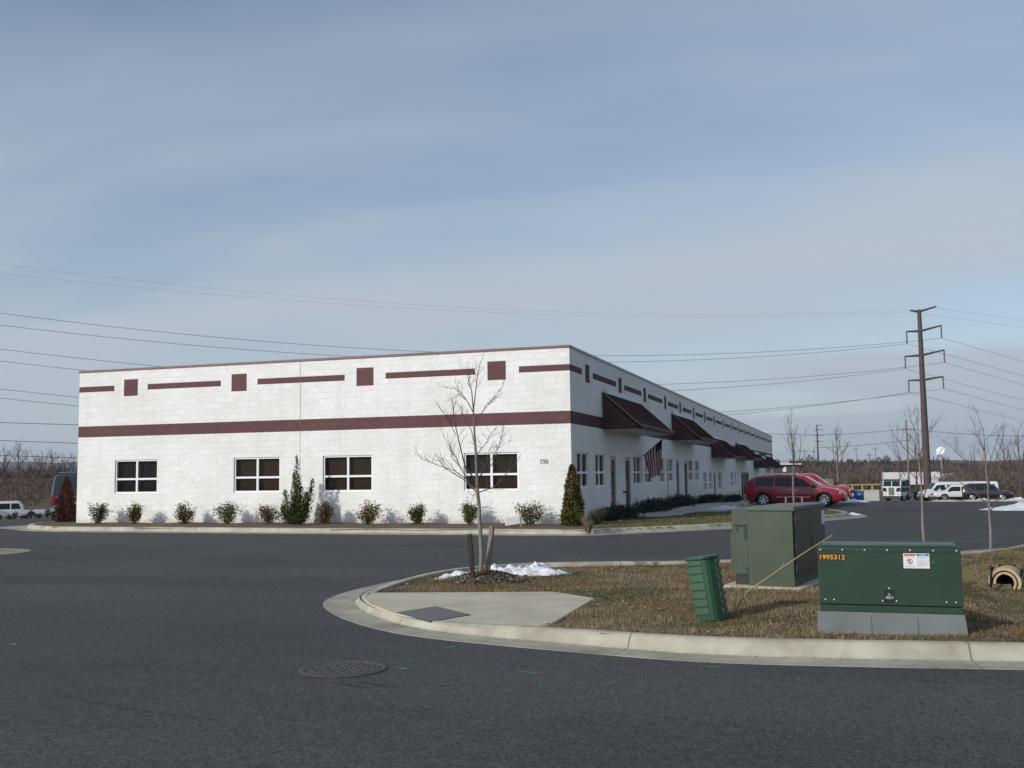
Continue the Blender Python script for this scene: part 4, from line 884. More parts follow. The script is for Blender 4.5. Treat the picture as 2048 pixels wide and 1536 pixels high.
conifer((p.x, p.y, -.03), 90*s_, 35*s_, 8, 'dead reddish brown conifer at the left corner in front of the blue van', RED, (4, 4, 2), 'dead_conifer', 5200, .115, lambda u: .98*(1-u**2.0)**.85)
p = atY(592, 1047, -.95); s_ = (p-CAMP).dot(FW)/F_PX
jt = thing('spire_juniper', 'ragged dark green spire juniper with twisted tips on the front bed', 'conifer', (p.x, p.y, -.03))
rn = random.Random(12); pts = []; m = MB()
for (ex, ez, w0) in ((.02, 2.3, .11), (.52, 1.5, .12), (-.36, 1.12, .15), (.42, 1.05, .16), (-.14, 1.72, .10), (.14, 1.62, .14), (-.44, .62, .12), (.2, 1.25, .2), (-.15, .92, .22), (.4, .7, .13), (-.2, .5, .18), (.2, .45, .18)):
    ey = rn.uniform(-.2, .2); e = Vector((ex, ey, ez)); md = Vector((ex*.75, ey*.8, ez*.45)); P = [Vector((0, 0, 0)), md, e]
    m.tube(P, [.022, .014, .003], 5, 0, False)
    for k in range(560):
        u = rn.uniform(.05, 1); q = P[0].lerp(md, u*2) if u < .5 else md.lerp(e, u*2-1); g_ = w0*(1.0-u)**.7*.8+.016
        pts.append((q+Vector((rn.gauss(0, g_), rn.gauss(0, g_), rn.gauss(0, g_*.6))), 1.1-.4*u))
m.build('trunk', BARKD, jt)
vs, fs = leafcloud(pts, .115, rn, lambda p: Vector((p.x*.6, p.y*.6, .9)), .34)
JUN = [mat('juniper_green', (.034, .052, .010), .65, spec=.12), mat('juniper_light', (.085, .095, .022), .65, spec=.12), mat('juniper_dark', (.013, .020, .006), .7, spec=.1)]
raw('foliage', vs, fs, JUN, jt, [rn.choices((0, 1, 2), (4, 4, 2))[0] for _ in fs])
def tuft(px, py, X, H, W, seed, label, mats, n=120, name='dry_grass_clump'):
    p = at(px, py, .0) if X is None else atX(px, py, X); rn = random.Random(seed); t = thing(name, label, 'plant', (p.x, p.y, tz(p.x, p.y)+.11)); vs = []; fs = []
    for k in range(n):
        a = rn.uniform(0, 6.28); r = rn.random()*.5; sx_, sy_ = math.cos(a), math.sin(a); h = H*rn.uniform(.5, 1); o_ = Vector((sx_*W*.18*r, sy_*W*.18*r, 0)); e = o_+Vector((sx_*W*.5*rn.random()**.6, sy_*W*.5*rn.random()**.6, h)); tt = Vector((-sy_, sx_, 0))*.006
        mdp = o_.lerp(e, .55)+Vector((0, 0, h*.1)); b = len(vs); vs += [o_-tt, o_+tt, mdp+tt, mdp-tt, e+tt*.2, e-tt*.2]; fs += [(b, b+1, b+2, b+3), (b+3, b+2, b+4, b+5)]
    raw('blades', vs, fs, mats, t, [rn.randrange(len(mats)) for _ in fs]); return t
DRYG = [mat('dry_blade', (.26, .20, .15), .9), mat('dry_blade_dark', (.13, .095, .075), .9)]
tuft(1172, 1060, None, .55, .42, 1, 'pale dry ornamental grass clump right of the olive arborvitae', DRYG)
tuft(1178, 1066, None, .40, .34, 2, 'small dry grass clump hanging over the kerb corner', DRYG)
tuft(1196, 1048, None, .55, .85, 3, 'dark stemmy plant with upright pale stalks beside the side wall', [mat('stem_dark', (.045, .04, .03), .9), DRYG[1]], 300)
DJ = [mat('low_juniper_dark', (.008, .010, .006), .7), mat('low_juniper', (.014, .018, .009), .7)]
def lowj(px0, px1, py, H, X, seed, label):
    a, c = atX(px0, py, X), atX(px1, py, X); ce_ = (a+c)/2; L = abs(c.y-a.y)*.76; H *= .72; rn = random.Random(seed)
    t = thing('low_juniper', label, 'shrub', (ce_.x, ce_.y, tz(ce_.x, ce_.y)+.11), 0, 'dark junipers along the side wall'); pts = []
    for k in range(1700):
        u = rn.uniform(-1, 1); e = math.sqrt(max(0, 1-abs(u)**2.5)); h = rn.random()*H*e*(.8+.45*mnoise.noise(Vector((u*4*L, seed, 0)))); pts.append((Vector((rn.gauss(0, .28)*e, u*L/2, h)), 1))
    vs, fs = leafcloud(pts, .17, rn, lambda p: Vector((p.x*1.2, 0, .7)), .3)
    m = MB(); m.tube([(0, -L*.35, .05), (0, L*.35, .05)], .03, 5); m.build('stems', BARKD, t)
    raw('foliage', vs, fs, DJ, t, [rn.randrange(2) for _ in fs]); return t
lowj(1213, 1262, 1022, .62, .75, 1, 'dark low juniper below the first door by the corner')
lowj(1283, 1326, 1016, .72, .75, 2, 'dark low juniper left of the thin metal post')
lowj(1336, 1382, 1008, .75, .75, 3, 'dark low juniper right of the thin metal post')
lowj(1393, 1440, 1001, .7, .75, 4, 'dark low juniper below the paired windows of the second unit')
lowj(1447, 1482, 1001, .75, .75, 5, 'dark low juniper behind the red minivan, by the dark storefront')
bx = atY(1026, 1052, -2.1); fb = thing('ground_floodlight', 'small tilted pale grey box lying on the front bed right of the staked tree', 'floodlight', (bx.x, bx.y, .02))
m = MB(); T = Matrix.Rotation(R_(-8), 4, 'Y') @ Matrix.Rotation(R_(-22), 4, 'X'); m.box(-.24, .24, -.03, .05, .02, .27, 0, T); m.build('housing', mat('pale_grey_metal', (.42, .42, .40), .5), fb, bevel=.012)
m = MB(); m.box(-.20, .20, -.034, -.0305, .05, .24, 0, T); m.build('face_panel', mat('panel_grey', (.36, .36, .35), .4), fb)
m = MB(); m.box(.255, .275, -.02, .02, -.1, .34, 0, T); m.build('bracket', GREY, fb)

# ------------------------------------------------------------------ vehicles
TYRE = mat('tyre', (.012, .012, .013), .8); RIM = mat('alloy_rim', (.55, .55, .56), .28, .85); WELL = mat('wheel_well', (.006, .006, .006), .95)
CGL = mat('car_glass', (.010, .012, .014), .06, spec=.32); HLT = mat('headlight_lens', (.55, .57, .6), .12, .3); TLT = mat('taillight_red', (.30, .012, .015), .2)
def cpaint(nm, c, r=.35): return mat(nm, c, r, coat=.45, spec=.35)
WHITEP = cpaint('white_car_paint', (.68, .69, .70)); REDPT = cpaint('deep_red_paint', (.23, .007, .016)); RED2 = cpaint('bright_red_paint', (.36, .012, .012)); BLUEP = cpaint('blue_van_paint', (.018, .042, .062)); NAVY = cpaint('dark_navy_paint', (.006, .007, .013)); TRIM = mat('black_trim', (.015, .015, .016), .6)
def interp(st, x, k):
    if x <= st[0][0]: return st[0][k]
    for a, b_ in zip(st, st[1:]):
        if x <= b_[0]: t = (x-a[0])/(b_[0]-a[0]); return a[k]+(b_[k]-a[k])*t
    return st[-1][k]
def car(name, label, cat, loc, rz, st, W, paint, wheels, wins, ws=None, rw=None, tumble=.82, group=None, roll=0, R=.34, two=None):
    t = thing(name, label, cat, loc, rz, group)
    xs = sorted({s[0] for s in st} | {st[0][0]+(st[-1][0]-st[0][0])*k/26 for k in range(27)})
    def sec(x):
        zb, zl, zt, pf = (interp(st, x, k) for k in (1, 2, 3, 4)); w_ = W/2*pf; wt = w_*(1-(1-tumble)*min(1, max(0, (zt-zl))/.5))
        return [(0, zb), (w_*.84, zb), (w_*.965, zb+.07), (w_, zb+.4*(zl-zb)), (w_*1.0, zb+.75*(zl-zb)), (w_*.975, zl), (wt, zl+(zt-zl)*.86), (wt*.93, zl+(zt-zl)*.96), (wt*.72, zt), (0, zt+.018)], w_, wt, zl, zt
    vs = []; fs = []
    for x in xs:
        s_ = sec(x)[0]; ring = s_+[(-y, z) for y, z in s_[-2:0:-1]]; n = len(ring); vs += [(x, y, z) for y, z in ring]
    for i in range(len(xs)-1):
        for k in range(n): fs.append((i*n+k, (i+1)*n+k, (i+1)*n+(k+1) % n, i*n+(k+1) % n))
    fs += [tuple(range(n-1, -1, -1)), tuple((len(xs)-1)*n+k for k in range(n))]
    b = MB(); b.v = vs; b.f = fs; b.m = [0]*len(fs)
    body = b.build('body', [paint, WELL], t, 38)
    cm_ = MB()
    for wx in wheels:
        for s_ in (1, -1): cm_.lathe([(0, s_*(W/2-.34)), (R*1.17, s_*(W/2-.34)), (R*1.17, s_*(W/2+.2)), (0, s_*(W/2+.2))], 26, 'Y', (wx, 0, R))
    ct = cm_.build('cutter', WELL); ct.location = loc; ct.rotation_euler = (0, 0, rz)
    bpy.context.view_layer.update()
    md = body.modifiers.new('b', 'BOOLEAN'); md.object = ct; md.operation = 'DIFFERENCE'; md.solver = 'EXACT'; md.material_mode = 'TRANSFER'
    dg = bpy.context.evaluated_depsgraph_get(); me = bpy.data.meshes.new_from_object(body.evaluated_get(dg)); body.modifiers.clear()
    if len(me.polygons) > 50: body.data = me
    bpy.data.objects.remove(ct)
    def side_y(x, z):
        s_, w_, wt, zl, zt = sec(x); u = (z-zl)/max(.86*(zt-zl), 1e-4); return w_*.975+(wt-w_*.975)*min(max(u, 0), 1.1)
    for poly in wins:
        for sg in (1, -1):
            m = MB(); m.add([(x, sg*(side_y(x, z)+.007), z) for x, z in poly], [tuple(range(len(poly)))]); m.build('window', CGL, t)
    def screen(x0, x1, nm, inset=.93):
        m = MB(); q = []; f = []; N_ = 8
        for k in range(N_+1):
            x = x0+(x1-x0)*k/N_; s_, w_, wt, zl, zt = sec(x); dz_ = .012
            q += [(x+.012*(1 if x1 < x0 or nm == 'windscreen' else -1), wt*inset, zl+(zt-zl)*.955+dz_), (x+.012*(1 if nm == 'windscreen' else -1), 0, zt+.03), (x+.012*(1 if nm == 'windscreen' else -1), -wt*inset, zl+(zt-zl)*.955+dz_)]
        for k in range(N_): f += [(3*k, 3*k+1, 3*k+4, 3*k+3), (3*k+1, 3*k+2, 3*k+5, 3*k+4)]
        m.add(q, f); m.build(nm, CGL, t, 60)
    if ws: screen(*ws, 'windscreen')
    if rw: screen(*rw, 'rear_window')
    for wx in wheels:
        for s_ in (1, -1):
            m = MB(); m.lathe([(R*.66, .02), (R*.7, .0), (R*.94, .0), (R, .03), (R, .18), (R*.94, .21), (R*.6, .21)], 28, 'Y'); m.M = Matrix()
            wh = m.build('wheel', TYRE, t, 40); wh.location = (wx, s_*(W/2-.012), R); wh.rotation_euler = (0, 0, 0 if s_ < 0 else math.pi)
            m = MB(); m.lathe([(R*.67, .018), (R*.62, .012), (R*.58, .05), (.0, .075)], 28, 'Y')
            for k in range(7):
                A = Matrix.Rotation(k*2*math.pi/7, 4, 'Y'); m.add([A @ Vector(v) for v in ((-.028, .02, .03), (.028, .02, .03), (.038, .013, R*.62), (-.038, .013, R*.62))], [(0, 1, 2, 3)])
            m.lathe([(0, .008), (.05, .01), (.055, .03)], 14, 'Y'); r_ = m.build('rim', [RIM, WELL], wh, 40)
            for p_ in r_.data.polygons:
                if p_.index < 28*3 and p_.index >= 28*2: p_.material_index = 1
    return t, sec, side_y
def bit(t, name, x0, x1, y0, y1, z0, z1, m_, bv=.01, T=None, both=False):
    for s_ in ((1, -1) if both else (1,)):
        m = MB(); a, b_ = sorted((s_*y0, s_*y1)); m.box(x0, x1, a, b_, z0, z1, 0, T); m.build(name, m_, t, bevel=bv)
VAN = [(-.90, .42, .70, .78, .80), (-.84, .32, .86, 1.02, .90), (-.66, .24, .92, 1.30, .97), (-.46, .22, .94, 1.47, 1), (0, .2, .95, 1.55, 1), (.8, .19, .95, 1.585, 1), (1.55, .19, .94, 1.565, 1), (1.95, .19, .93, 1.49, 1), (2.35, .19, .91, 1.25, 1), (2.72, .19, .89, .99, .995), (3.0, .2, .86, .93, .98), (3.35, .22, .80, .865, .93), (3.62, .26, .70, .75, .86), (3.80, .32, .56, .60, .74)]
vp = Vector((4.42, 21.1, tz(4.42, 21.1)))
v, sec_, sy_ = car('minivan', 'deep red minivan parked nose out beside the white building', 'minivan', vp, R_(-5), VAN, 1.86, REDPT, (0, 2.87),
    [[(-.42, 1.0), (.46, 1.0), (.50, 1.42), (-.32, 1.41)], [(.56, 1.0), (1.42, 1.0), (1.36, 1.43), (.60, 1.43)], [(1.50, .99), (2.34, .97), (2.22, 1.12), (1.86, 1.37), (1.50, 1.42)]], (2.70, 1.98), (-.82, -.56))
bit(v, 'headlight', 3.40, 3.66, .60, .80, .60, .74, HLT, .05, both=True); bit(v, 'mirror', 2.28, 2.46, .93, 1.12, .98, 1.13, TRIM, .04, both=True)
bit(v, 'door_handle', 1.17, 1.37, .918, .945, .815, .845, CHROME, .008, both=True); bit(v, 'door_handle', 1.46, 1.66, .918, .945, .80, .83, CHROME, .008, both=True)
bit(v, 'side_moulding', .62, 2.22, .925, .942, .475, .50, CHROME, .006, both=True); bit(v, 'roof_rail', -.3, 1.5, .60, .64, 1.60, 1.645, mat('silver_rail', (.62, .62, .61), .35, .4), .012, both=True)
for x in (-.1, .65, 1.35): bit(v, 'roof_crossbar', x, x+.05, -.6, .6, 1.61, 1.64, TRIM, .008)
bit(v, 'taillight', -.90, -.72, .74, .86, .72, 1.0, TLT, .03, both=True); bit(v, 'grille', 3.70, 3.79, -.38, .38, .42, .56, TRIM, .03); bit(v, 'lower_trim', 3.2, 3.79, -.62, .62, .255, .33, TRIM, .03)
PICK = [(-1.15, .48, .80, .96, .97), (-1.10, .46, .88, .99, .99), (.62, .44, .90, 1.0, 1), (.66, .44, .98, 1.42, 1), (.80, .42, 1.0, 1.62, 1), (1.0, .40, 1.0, 1.70, 1), (2.3, .40, 1.0, 1.70, 1), (2.55, .40, 1.0, 1.62, 1), (3.2, .40, .98, 1.12, 1), (3.35, .40, .96, 1.06, .99), (4.1, .42, .90, 1.0, .96), (4.28, .46, .80, .90, .92), (4.34, .5, .72, .8, .88)]
PW = [[(.82, 1.05), (1.55, 1.05), (1.55, 1.52), (1.0, 1.52)], [(1.65, 1.05), (2.95, 1.05), (2.62, 1.45), (2.42, 1.52), (1.65, 1.52)]]
def pickup(label, loc, rz, paint, group=None):
    t, s1, s2 = car('pickup_truck', label, 'pickup truck', loc, rz, PICK, 1.86, paint, (0, 3.25), PW, (3.16, 2.50), None, .84, group, R=.37)
    m = MB(); m.box(-1.06, .60, -.78, .78, .985, 1.024); m.build('bed_cover', TRIM, t)
    bit(t, 'bumper', 4.30, 4.44, -.86, .86, .42, .62, CHROME, .04); bit(t, 'bumper', -1.27, -1.14, -.84, .84, .44, .58, CHROME, .03)
    bit(t, 'headlight', 4.16, 4.34, .60, .84, .68, .84, HLT, .03, both=True); bit(t, 'taillight', -1.165, -1.09, .74, .9, .66, .92, TLT, .02, both=True)
    bit(t, 'grille', 4.30, 4.37, -.5, .5, .64, .82, TRIM, .02); bit(t, 'mirror', 2.75, 2.9, .92, 1.12, 1.02, 1.2, TRIM, .03, both=True); return t
rp = Vector((4.75, 26.9, tz(4.75, 26.9)))
r2 = pickup('bright red pickup truck parked just beyond the deep red minivan', rp-Vector((.62, 0, .0)), R_(-3), RED2)
for k in range(5): bit(r2, 'fender_lettering', 3.28+k*.10, 3.35+k*.10, -.935, -.90, .86, .92, WHITEP, 0)
w3 = Vector((4.1, 30.0, tz(4.1, 30.0))); pickup('white pickup truck mostly hidden beyond the bright red pickup', w3, R_(-3), WHITEP)
lp = atD(62, 1020, 86); lp.z = tz(lp.x, lp.y)
pickup('white pickup truck with black windows parked on the left before the brown field', lp, R_(-133), WHITEP)
SUVS = [(-.95, .45, .85, .95, .9), (-.9, .36, 1.0, 1.3, .95), (-.78, .3, 1.02, 1.62, .98), (-.5, .28, 1.02, 1.72, 1), (1.5, .28, 1.02, 1.75, 1), (1.9, .28, 1.0, 1.68, 1), (2.5, .28, .99, 1.12, 1), (2.7, .3, .97, 1.05, .99), (3.3, .32, .9, .98, .95), (3.55, .38, .75, .85, .88), (3.65, .45, .65, .72, .8)]
sp_ = atD(1946, 996, 104); sp_.z = tz(sp_.x, sp_.y)
s3, a_, b_ = car('sport_utility_vehicle', 'dark navy SUV parked facing right on the right edge of the lot', 'SUV', sp_, R_(-8), SUVS, 1.85, NAVY, (0, 2.75), [[(-.66, 1.08), (.2, 1.08), (.2, 1.56), (-.55, 1.56)], [(.3, 1.08), (1.1, 1.08), (1.1, 1.58), (.3, 1.57)], [(1.2, 1.08), (2.3, 1.06), (1.85, 1.5), (1.2, 1.58)]], (2.46, 1.92), (-.9, -.76), group=None, R=.36)
bit(s3, 'roof_rack', -.4, 1.5, -.6, .6, 1.77, 1.80, TRIM, .01); bit(s3, 'taillight', -.97, -.86, .7, .9, .82, 1.2, TLT, .02, both=True); bit(s3, 'headlight', 3.42, 3.6, .55, .8, .68, .82, HLT, .03, both=True)
FVAN = [(-1.2, .5, .95, 1.05, .93), (-1.15, .4, 1.15, 1.98, .95), (-1.0, .36, 1.18, 2.08, 1), (2.6, .36, 1.18, 2.10, 1), (2.9, .36, 1.15, 2.0, 1), (3.5, .36, 1.1, 1.28, 1), (3.7, .36, 1.05, 1.18, .99), (4.15, .4, .95, 1.05, .95), (4.3, .5, .8, .9, .88)]
FW_ = [[(2.0, 1.25), (3.3, 1.2), (2.85, 1.75), (2.0, 1.8)], [(-.8, 1.25), (1.8, 1.25), (1.8, 1.8), (-.8, 1.8)]]
def fvan(label, loc, rz, paint, wins=FW_, grp=None):
    t, a, b = car('cargo_van', label, 'van', loc, rz, FVAN, 2.0, paint, (0, 3.45), wins, (3.46, 2.88), (-1.19, -1.06), .86, grp, R=.37)
    bit(t, 'bumper', 4.24, 4.4, -.95, .95, .42, .62, CHROME, .03); bit(t, 'headlight', 4.12, 4.3, .62, .88, .66, .84, HLT, .03, both=True); bit(t, 'grille', 4.24, 4.33, -.55, .55, .64, .84, TRIM, .02)
    bit(t, 'bumper', -1.36, -1.2, -.96, .96, .42, .62, CHROME, .03); bit(t, 'taillight', -1.225, -1.12, .78, .96, .8, 1.25, TLT, .02, both=True); bit(t, 'mirror', 3.1, 3.25, 1.0, 1.22, 1.2, 1.42, TRIM, .03, both=True); return t
q = atD(1902, 996, 112); q.z = tz(q.x, q.y); fvan('white full-size van with raised roof facing left behind the white pickup front', q+Vector((1.0, 0, 0)), R_(196), WHITEP)
q = atD(1992, 996, 116); q.z = tz(q.x, q.y); fvan('white van seen behind the dark navy SUV', q+Vector((-1, 0, .1)), R_(184), WHITEP)
q = atD(1914, 1000, 108.5); q.z = tz(q.x, q.y); pickup('white pickup truck nose and front wheel left of the dark navy SUV', q+Vector((1.9, .6, 0)), R_(186), WHITEP)
bv_ = atD(150, 1000, 46)+Vector((-.75, .9, 0)); bv_.z = tz(bv_.x, bv_.y); 
bl, a_, b_ = car('cargo_van', 'blue full-size van seen from behind, half hidden by the left wall', 'van', bv_, R_(129), FVAN, 2.0, BLUEP, (0, 3.45), FW_, (3.46, 2.88), None, .86, None, R=.37)
m = MB(); m.add([(-1.185, y, z) for y, z in ((-.80, 1.22), (.80, 1.22), (.72, 1.86), (-.72, 1.86))], [(0, 1, 2, 3)]); o = m.build('rear_window', mat('van_rear_glass', (.035, .055, .07), .1, spec=.5), bl)
bit(bl, 'chrome_stripe', -1.235, -1.12, -.9, .9, 1.02, 1.06, CHROME, .005); bit(bl, 'bumper', -1.38, -1.2, -.97, .97, .38, .58, CHROME, .03); bit(bl, 'taillight', -1.24, -1.1, .80, .965, .72, 1.1, TLT, .02, both=True); bit(bl, 'roof_rack', -.9, 1.6, -.7, .7, 2.12, 2.16, STEEL, .01); bit(bl, 'license_plate', -1.24, -1.2, -.16, .16, .7, .85, WHITEP, .004); bit(bl, 'bumper_step', -1.36, -1.1, -.9, .9, .60, .66, CHROME, .02)
# cab-over truck
tp = atD(1795, 1003, 126); tp.z = tz(tp.x, tp.y)
tk = thing('cabover_truck', 'white and dark green cab-over semi truck without trailer', 'truck', tp, R_(-124))
GREEN = cpaint('dark_green_truck_paint', (.012, .035, .030)); 
m = MB(); m.prism([(1.2, .62), (1.2, 1.42), (1.12, 2.02), (.98, 2.62), (-.72, 2.66), (-.78, .95), (-.3, .95), (-.1, .62)], -1.2, 1.2, 'Y'); m.build('cab', WHITEP, tk, bevel=.06)
for s_ in (1, -1):
    m = MB(); a, b_ = sorted((s_*1.203, s_*1.225)); m.box(-.76, 1.02, a, b_, 1.12, 1.66); m.box(-.74, .0, a, b_, 1.78, 2.56); m.build('green_side_panel', GREEN, tk)
    m = MB(); m.prism([(.12, 1.78), (1.0, 1.78), (.88, 2.42), (.12, 2.42)], *sorted((s_*1.203, s_*1.228)), 'Y'); m.build('side_window', CGL, tk)
    m = MB(); m.add([(1.215, s_*.62, 1.12), (1.215, s_*1.18, 1.2), (1.205, s_*1.18, 1.62), (1.205, s_*.7, 1.62)], [(0, 1, 2, 3)]); m.build('front_panel', GREEN, tk)
    m = MB(); m.add([(1.135, s_*.05, 1.80), (1.135, s_*1.12, 1.80), (1.01, s_*1.08, 2.44), (1.01, s_*.05, 2.44)], [(0, 1, 2, 3)]); o = m.build('windscreen', CGL, tk); o.location.x = .03
    bit(tk, 'headlight', 1.19, 1.25, s_*.72, s_*1.06, .78, .94, HLT, .02); m = MB(); m.tube([(1.05, s_*1.2, 1.9), (1.2, s_*1.42, 1.9), (1.2, s_*1.42, 2.4), (1.0, s_*1.2, 2.45)], .018, 5); m.box(1.17, 1.23, s_*1.42-.08, s_*1.42+.08, 1.85, 2.35); m.build('mirror', CHROME, tk)
bit(tk, 'grille', 1.19, 1.26, -.38, .38, .72, 1.66, mat('grille_metal', (.22, .24, .18), .4, .5), .02); bit(tk, 'bumper', 1.14, 1.42, -1.2, 1.2, .34, .66, CHROME, .05); bit(tk, 'roof_visor', .9, 1.14, -1.15, 1.15, 2.50, 2.66, GREEN, .02)
for y in (-.8, 0, .8): bit(tk, 'marker_lamp', .7, .82, y-.05, y+.05, 2.66, 2.76, mat('amber_lamp', (.5, .25, .05), .4), .01)
bit(tk, 'frame_rail', -4.6, .6, .3, .45, .68, .92, BLKM, .01, both=True); bit(tk, 'fuel_tank', -1.9, -.9, .7, 1.15, .42, .95, STEEL, .12, both=True); bit(tk, 'fifth_wheel', -3.6, -2.8, -.5, .5, .94, 1.06, BLKM, .03); bit(tk, 'exhaust_stack', -1.02, -.9, .9, 1.02, .9, 3.0, CHROME, .03)
for wx in (.35, -2.7, -4.0):
    for s_ in (1, -1):
        m = MB(); Rr_ = .5; m.lathe([(.3, .06), (.33, 0), (.46, 0), (.5, .04), (.5, .3), (.3, .3)], 24, 'Y'); wh = m.build('wheel', TYRE, tk, 40); wh.location = (wx, s_*1.18, .5); wh.rotation_euler = (0, 0, 0 if s_ < 0 else math.pi)
        m = MB(); m.lathe([(.33, .02), (.28, .1), (.12, .08), (.1, -.02), (0, -.03)], 20, 'Y'); m.build('rim', RIM, wh, 40)
    if wx < 0: bit(tk, 'mud_guard', wx-.56, wx+.56, .72, 1.2, 1.02, 1.05, BLKM, .01, both=True)
# trailers, bin, barrier wall, rail
def trailer(px0, px1, pyt, pyb, D, rz, label, Lr, back=False):
    a = atD(px0, pyb, D); t = thing('box_trailer', label, 'trailer', (a.x, a.y, a.z), rz, 'white box trailers before the brown woods'); h = (pyb-pyt)*D/F_PX
    m = MB(); m.box(0, Lr, -.1, 2.4, 0, h); m.build('box', WHITEP, t, bevel=.03)
    m = MB(); m.box(Lr+.001, Lr+.04, 0, 2.3, .1, h-.1); m.build('rear_door', mat('trailer_grey', (.42, .43, .44), .5), t)
    for k in (0.74, .86):
        m = MB(); m.lathe([(0, 0), (.5, 0), (.5, .3), (0, .3)], 18, 'Y', (Lr*k, 0, -.55)); m.lathe([(0, 0), (.5, 0), (.5, .3), (0, .3)], 18, 'Y', (Lr*k, 2.0, -.55)); m.build('wheel', TYRE, t, 40)
    m = MB(); m.box(.8, 1.0, .2, .35, -1.1, 0); m.box(.8, 1.0, 1.9, 2.05, -1.1, 0); m.box(.3, Lr-.2, .5, .7, -.25, -.001); m.build('landing_gear', BLKM, t)
trailer(1768, 1874, 945, 970, 205, R_(6), 'longer white box trailer behind the steel transmission pole', 10.6)
trailer(1884, 1908, 947, 970, 210, R_(14), 'short white box trailer right of the longer one', 2.6)
db = atD(1713, 1003, 128); d = thing('dumpster', 'blue dumpster with a white sticker beside the pale low wall', 'dumpster', (db.x, db.y, tz(db.x, db.y)), R_(-2)); BL2 = mat('dumpster_blue', (.020, .060, .22), .5, var=.2, vscale=3)
m = MB(); m.prism([(-.9, .1), (.9, .1), (.9, 1.2), (-.62, 1.32), (-.9, 1.05)], -.1, 1.3, 'Y'); m.build('bin', BL2, d, bevel=.02)
m = MB(); m.prism([(-.66, 1.325), (.94, 1.205), (.94, 1.25), (-.66, 1.37)], -.14, 1.34, 'Y'); m.build('lid', mat('dumpster_lid', (.05, .08, .16), .6), d)
bit(d, 'sticker', .1, .5, -.106, -.101, .72, .92, WHITEP, 0); bit(d, 'fork_pocket', -.7, .7, -.16, -.1, .45, .55, BL2, .01)
a, c = atD(1688, 1002, 133), atD(1759, 1003, 133); m = MB(); L = (c-a).length; m.box(0, L, 0, .2, -.2, 1.32); m.box(-.02, L+.02, -.03, .23, 1.321, 1.40)
o = m.build('low_wall', mat('pale_wall', (.58, .57, .53), .8, var=.1, vscale=.8)); o.location = (a.x, a.y, tz(a.x, a.y)); o.rotation_euler = (0, 0, math.atan2(c.y-a.y, c.x-a.x)); props(o, 'pale low wall behind the blue dumpster, left of the truck', 'wall')
a, c = atD(1680, 970, 150), atD(1764, 970, 150); g_ = thing('guardrail', 'pale yellow guardrail running before the brown woods', 'guardrail', a, math.atan2(c.y-a.y, c.x-a.x)); YEL = mat('yellow_rail_paint', (.50, .42, .13), .6)
L = (c-a).length; m = MB(); m.prism([(0, -.1), (-.05, -.05), (0, 0), (-.05, .05), (0, .1), (.03, .1), (.03, -.1)], -.2, L, 'X'); m.build('rail', YEL, g_)
for k in range(5): bit(g_, 'post', .3+k*1.45, .48+k*1.45, .03, .18, -1.0, -.0, YEL, 0)
# right median, snow piles
sheetm = [(15.6, 70.5), (16.4, 68.0), (20, 68.6), (26, 69.2), (32, 69.0), (32, 76), (18.5, 75), (15.8, 73)]
MEDP = cr(sheetm+[sheetm[0]], 4)
kerb('far_median_kerb', MEDP, lambda p: .5, side=1, top=.2)
sheet('far_median', np.arange(15, 33, .5), np.arange(67.5, 76.5, .5), lambda x, y: terr(x, y)+.14, LAWN, lambda x, y: inpoly(x, y, MEDP) & (distpoly(x, y, MEDP, True) > .12))
def gsnow(px, py, z, rx, ry, h, sd, lab, rz=0, m_=SNOWD):
    p = at(px, py, z); snow('snow_pile', (p.x, p.y, tz(p.x, p.y)-.02), rx, ry, h, sd, lab, rz, 30, m_, 1.6, .4)
gsnow(2060, 1022, -.2, 2.0, 1.3, .45, 3, 'large old snow pile with a flat slope at the right edge of the lot', .2, SNOW)
gsnow(1706, 999, -1.0, 1.6, 1.1, .42, 5, 'grey ploughed snow in front of the red minivan nose', .1)
gsnow(1965, 1001, -1.5, 1.9, .7, .38, 9, 'thin snow patch on the grass under the dark navy SUV', .0); gsnow(1896, 1006, -1.5, 1.3, .5, .2, 11, 'small snow patch at the left tip of the far median', 0); gsnow(2035, 996, -1.6, 1.5, .8, .5, 13, 'snow heap right of the dark navy SUV', 0)
gsnow(1706, 1028, -.1, .5, .35, .22, 15, 'icy grey snow lump on the kerb tip behind the faded green transformer', .3)
p = at(1455, 1019, -.05); snow('snow_pile', (p.x, p.y, tz(p.x, p.y)+.13), 1.0, 1.2, .16, 17, 'shaded bluish snow patch on the walk beside the lawn', .3, 24, SNOWD)
# ------------------------------------------------------------------ grass blades on the island (nobody could count them)
rg = np.random.default_rng(7)
def blades(name, n, xr, yr, keep, zf, L, W, mats, patch, label, dens=None):
    x = rg.uniform(*xr, n); y = rg.uniform(*yr, n); k = keep(x, y); x, y = x[k], y[k]
    if dens is not None: k = rg.random(len(x)) < dens(x, y); x, y = x[k], y[k]
    z = zf(x, y); m = len(x); a = rg.uniform(0, 2*np.pi, m); l = rg.uniform(L[0], L[1], m)*np.clip(.95+.9*pn(x, y, 1.9, 2.2)+.5*pn(x, y, 6., 4.4), .45, 1.9); lean = rg.uniform(.25, 1.25, m)
    d = np.stack([np.cos(a)*np.sin(lean), np.sin(a)*np.sin(lean), np.cos(lean)], -1)*l[:, None]
    s = np.stack([-np.sin(a), np.cos(a), np.zeros(m)], -1)*rg.uniform(W[0], W[1], m)[:, None]
    p = np.stack([x, y, z-.006], -1); V = np.stack([p-s, p+s, p+d], 1).reshape(-1, 3)
    o = raw(name, V, np.arange(3*m).reshape(-1, 3), mats, midx=patch(x, y, m)); return props(o, label, 'grass', kind='stuff')
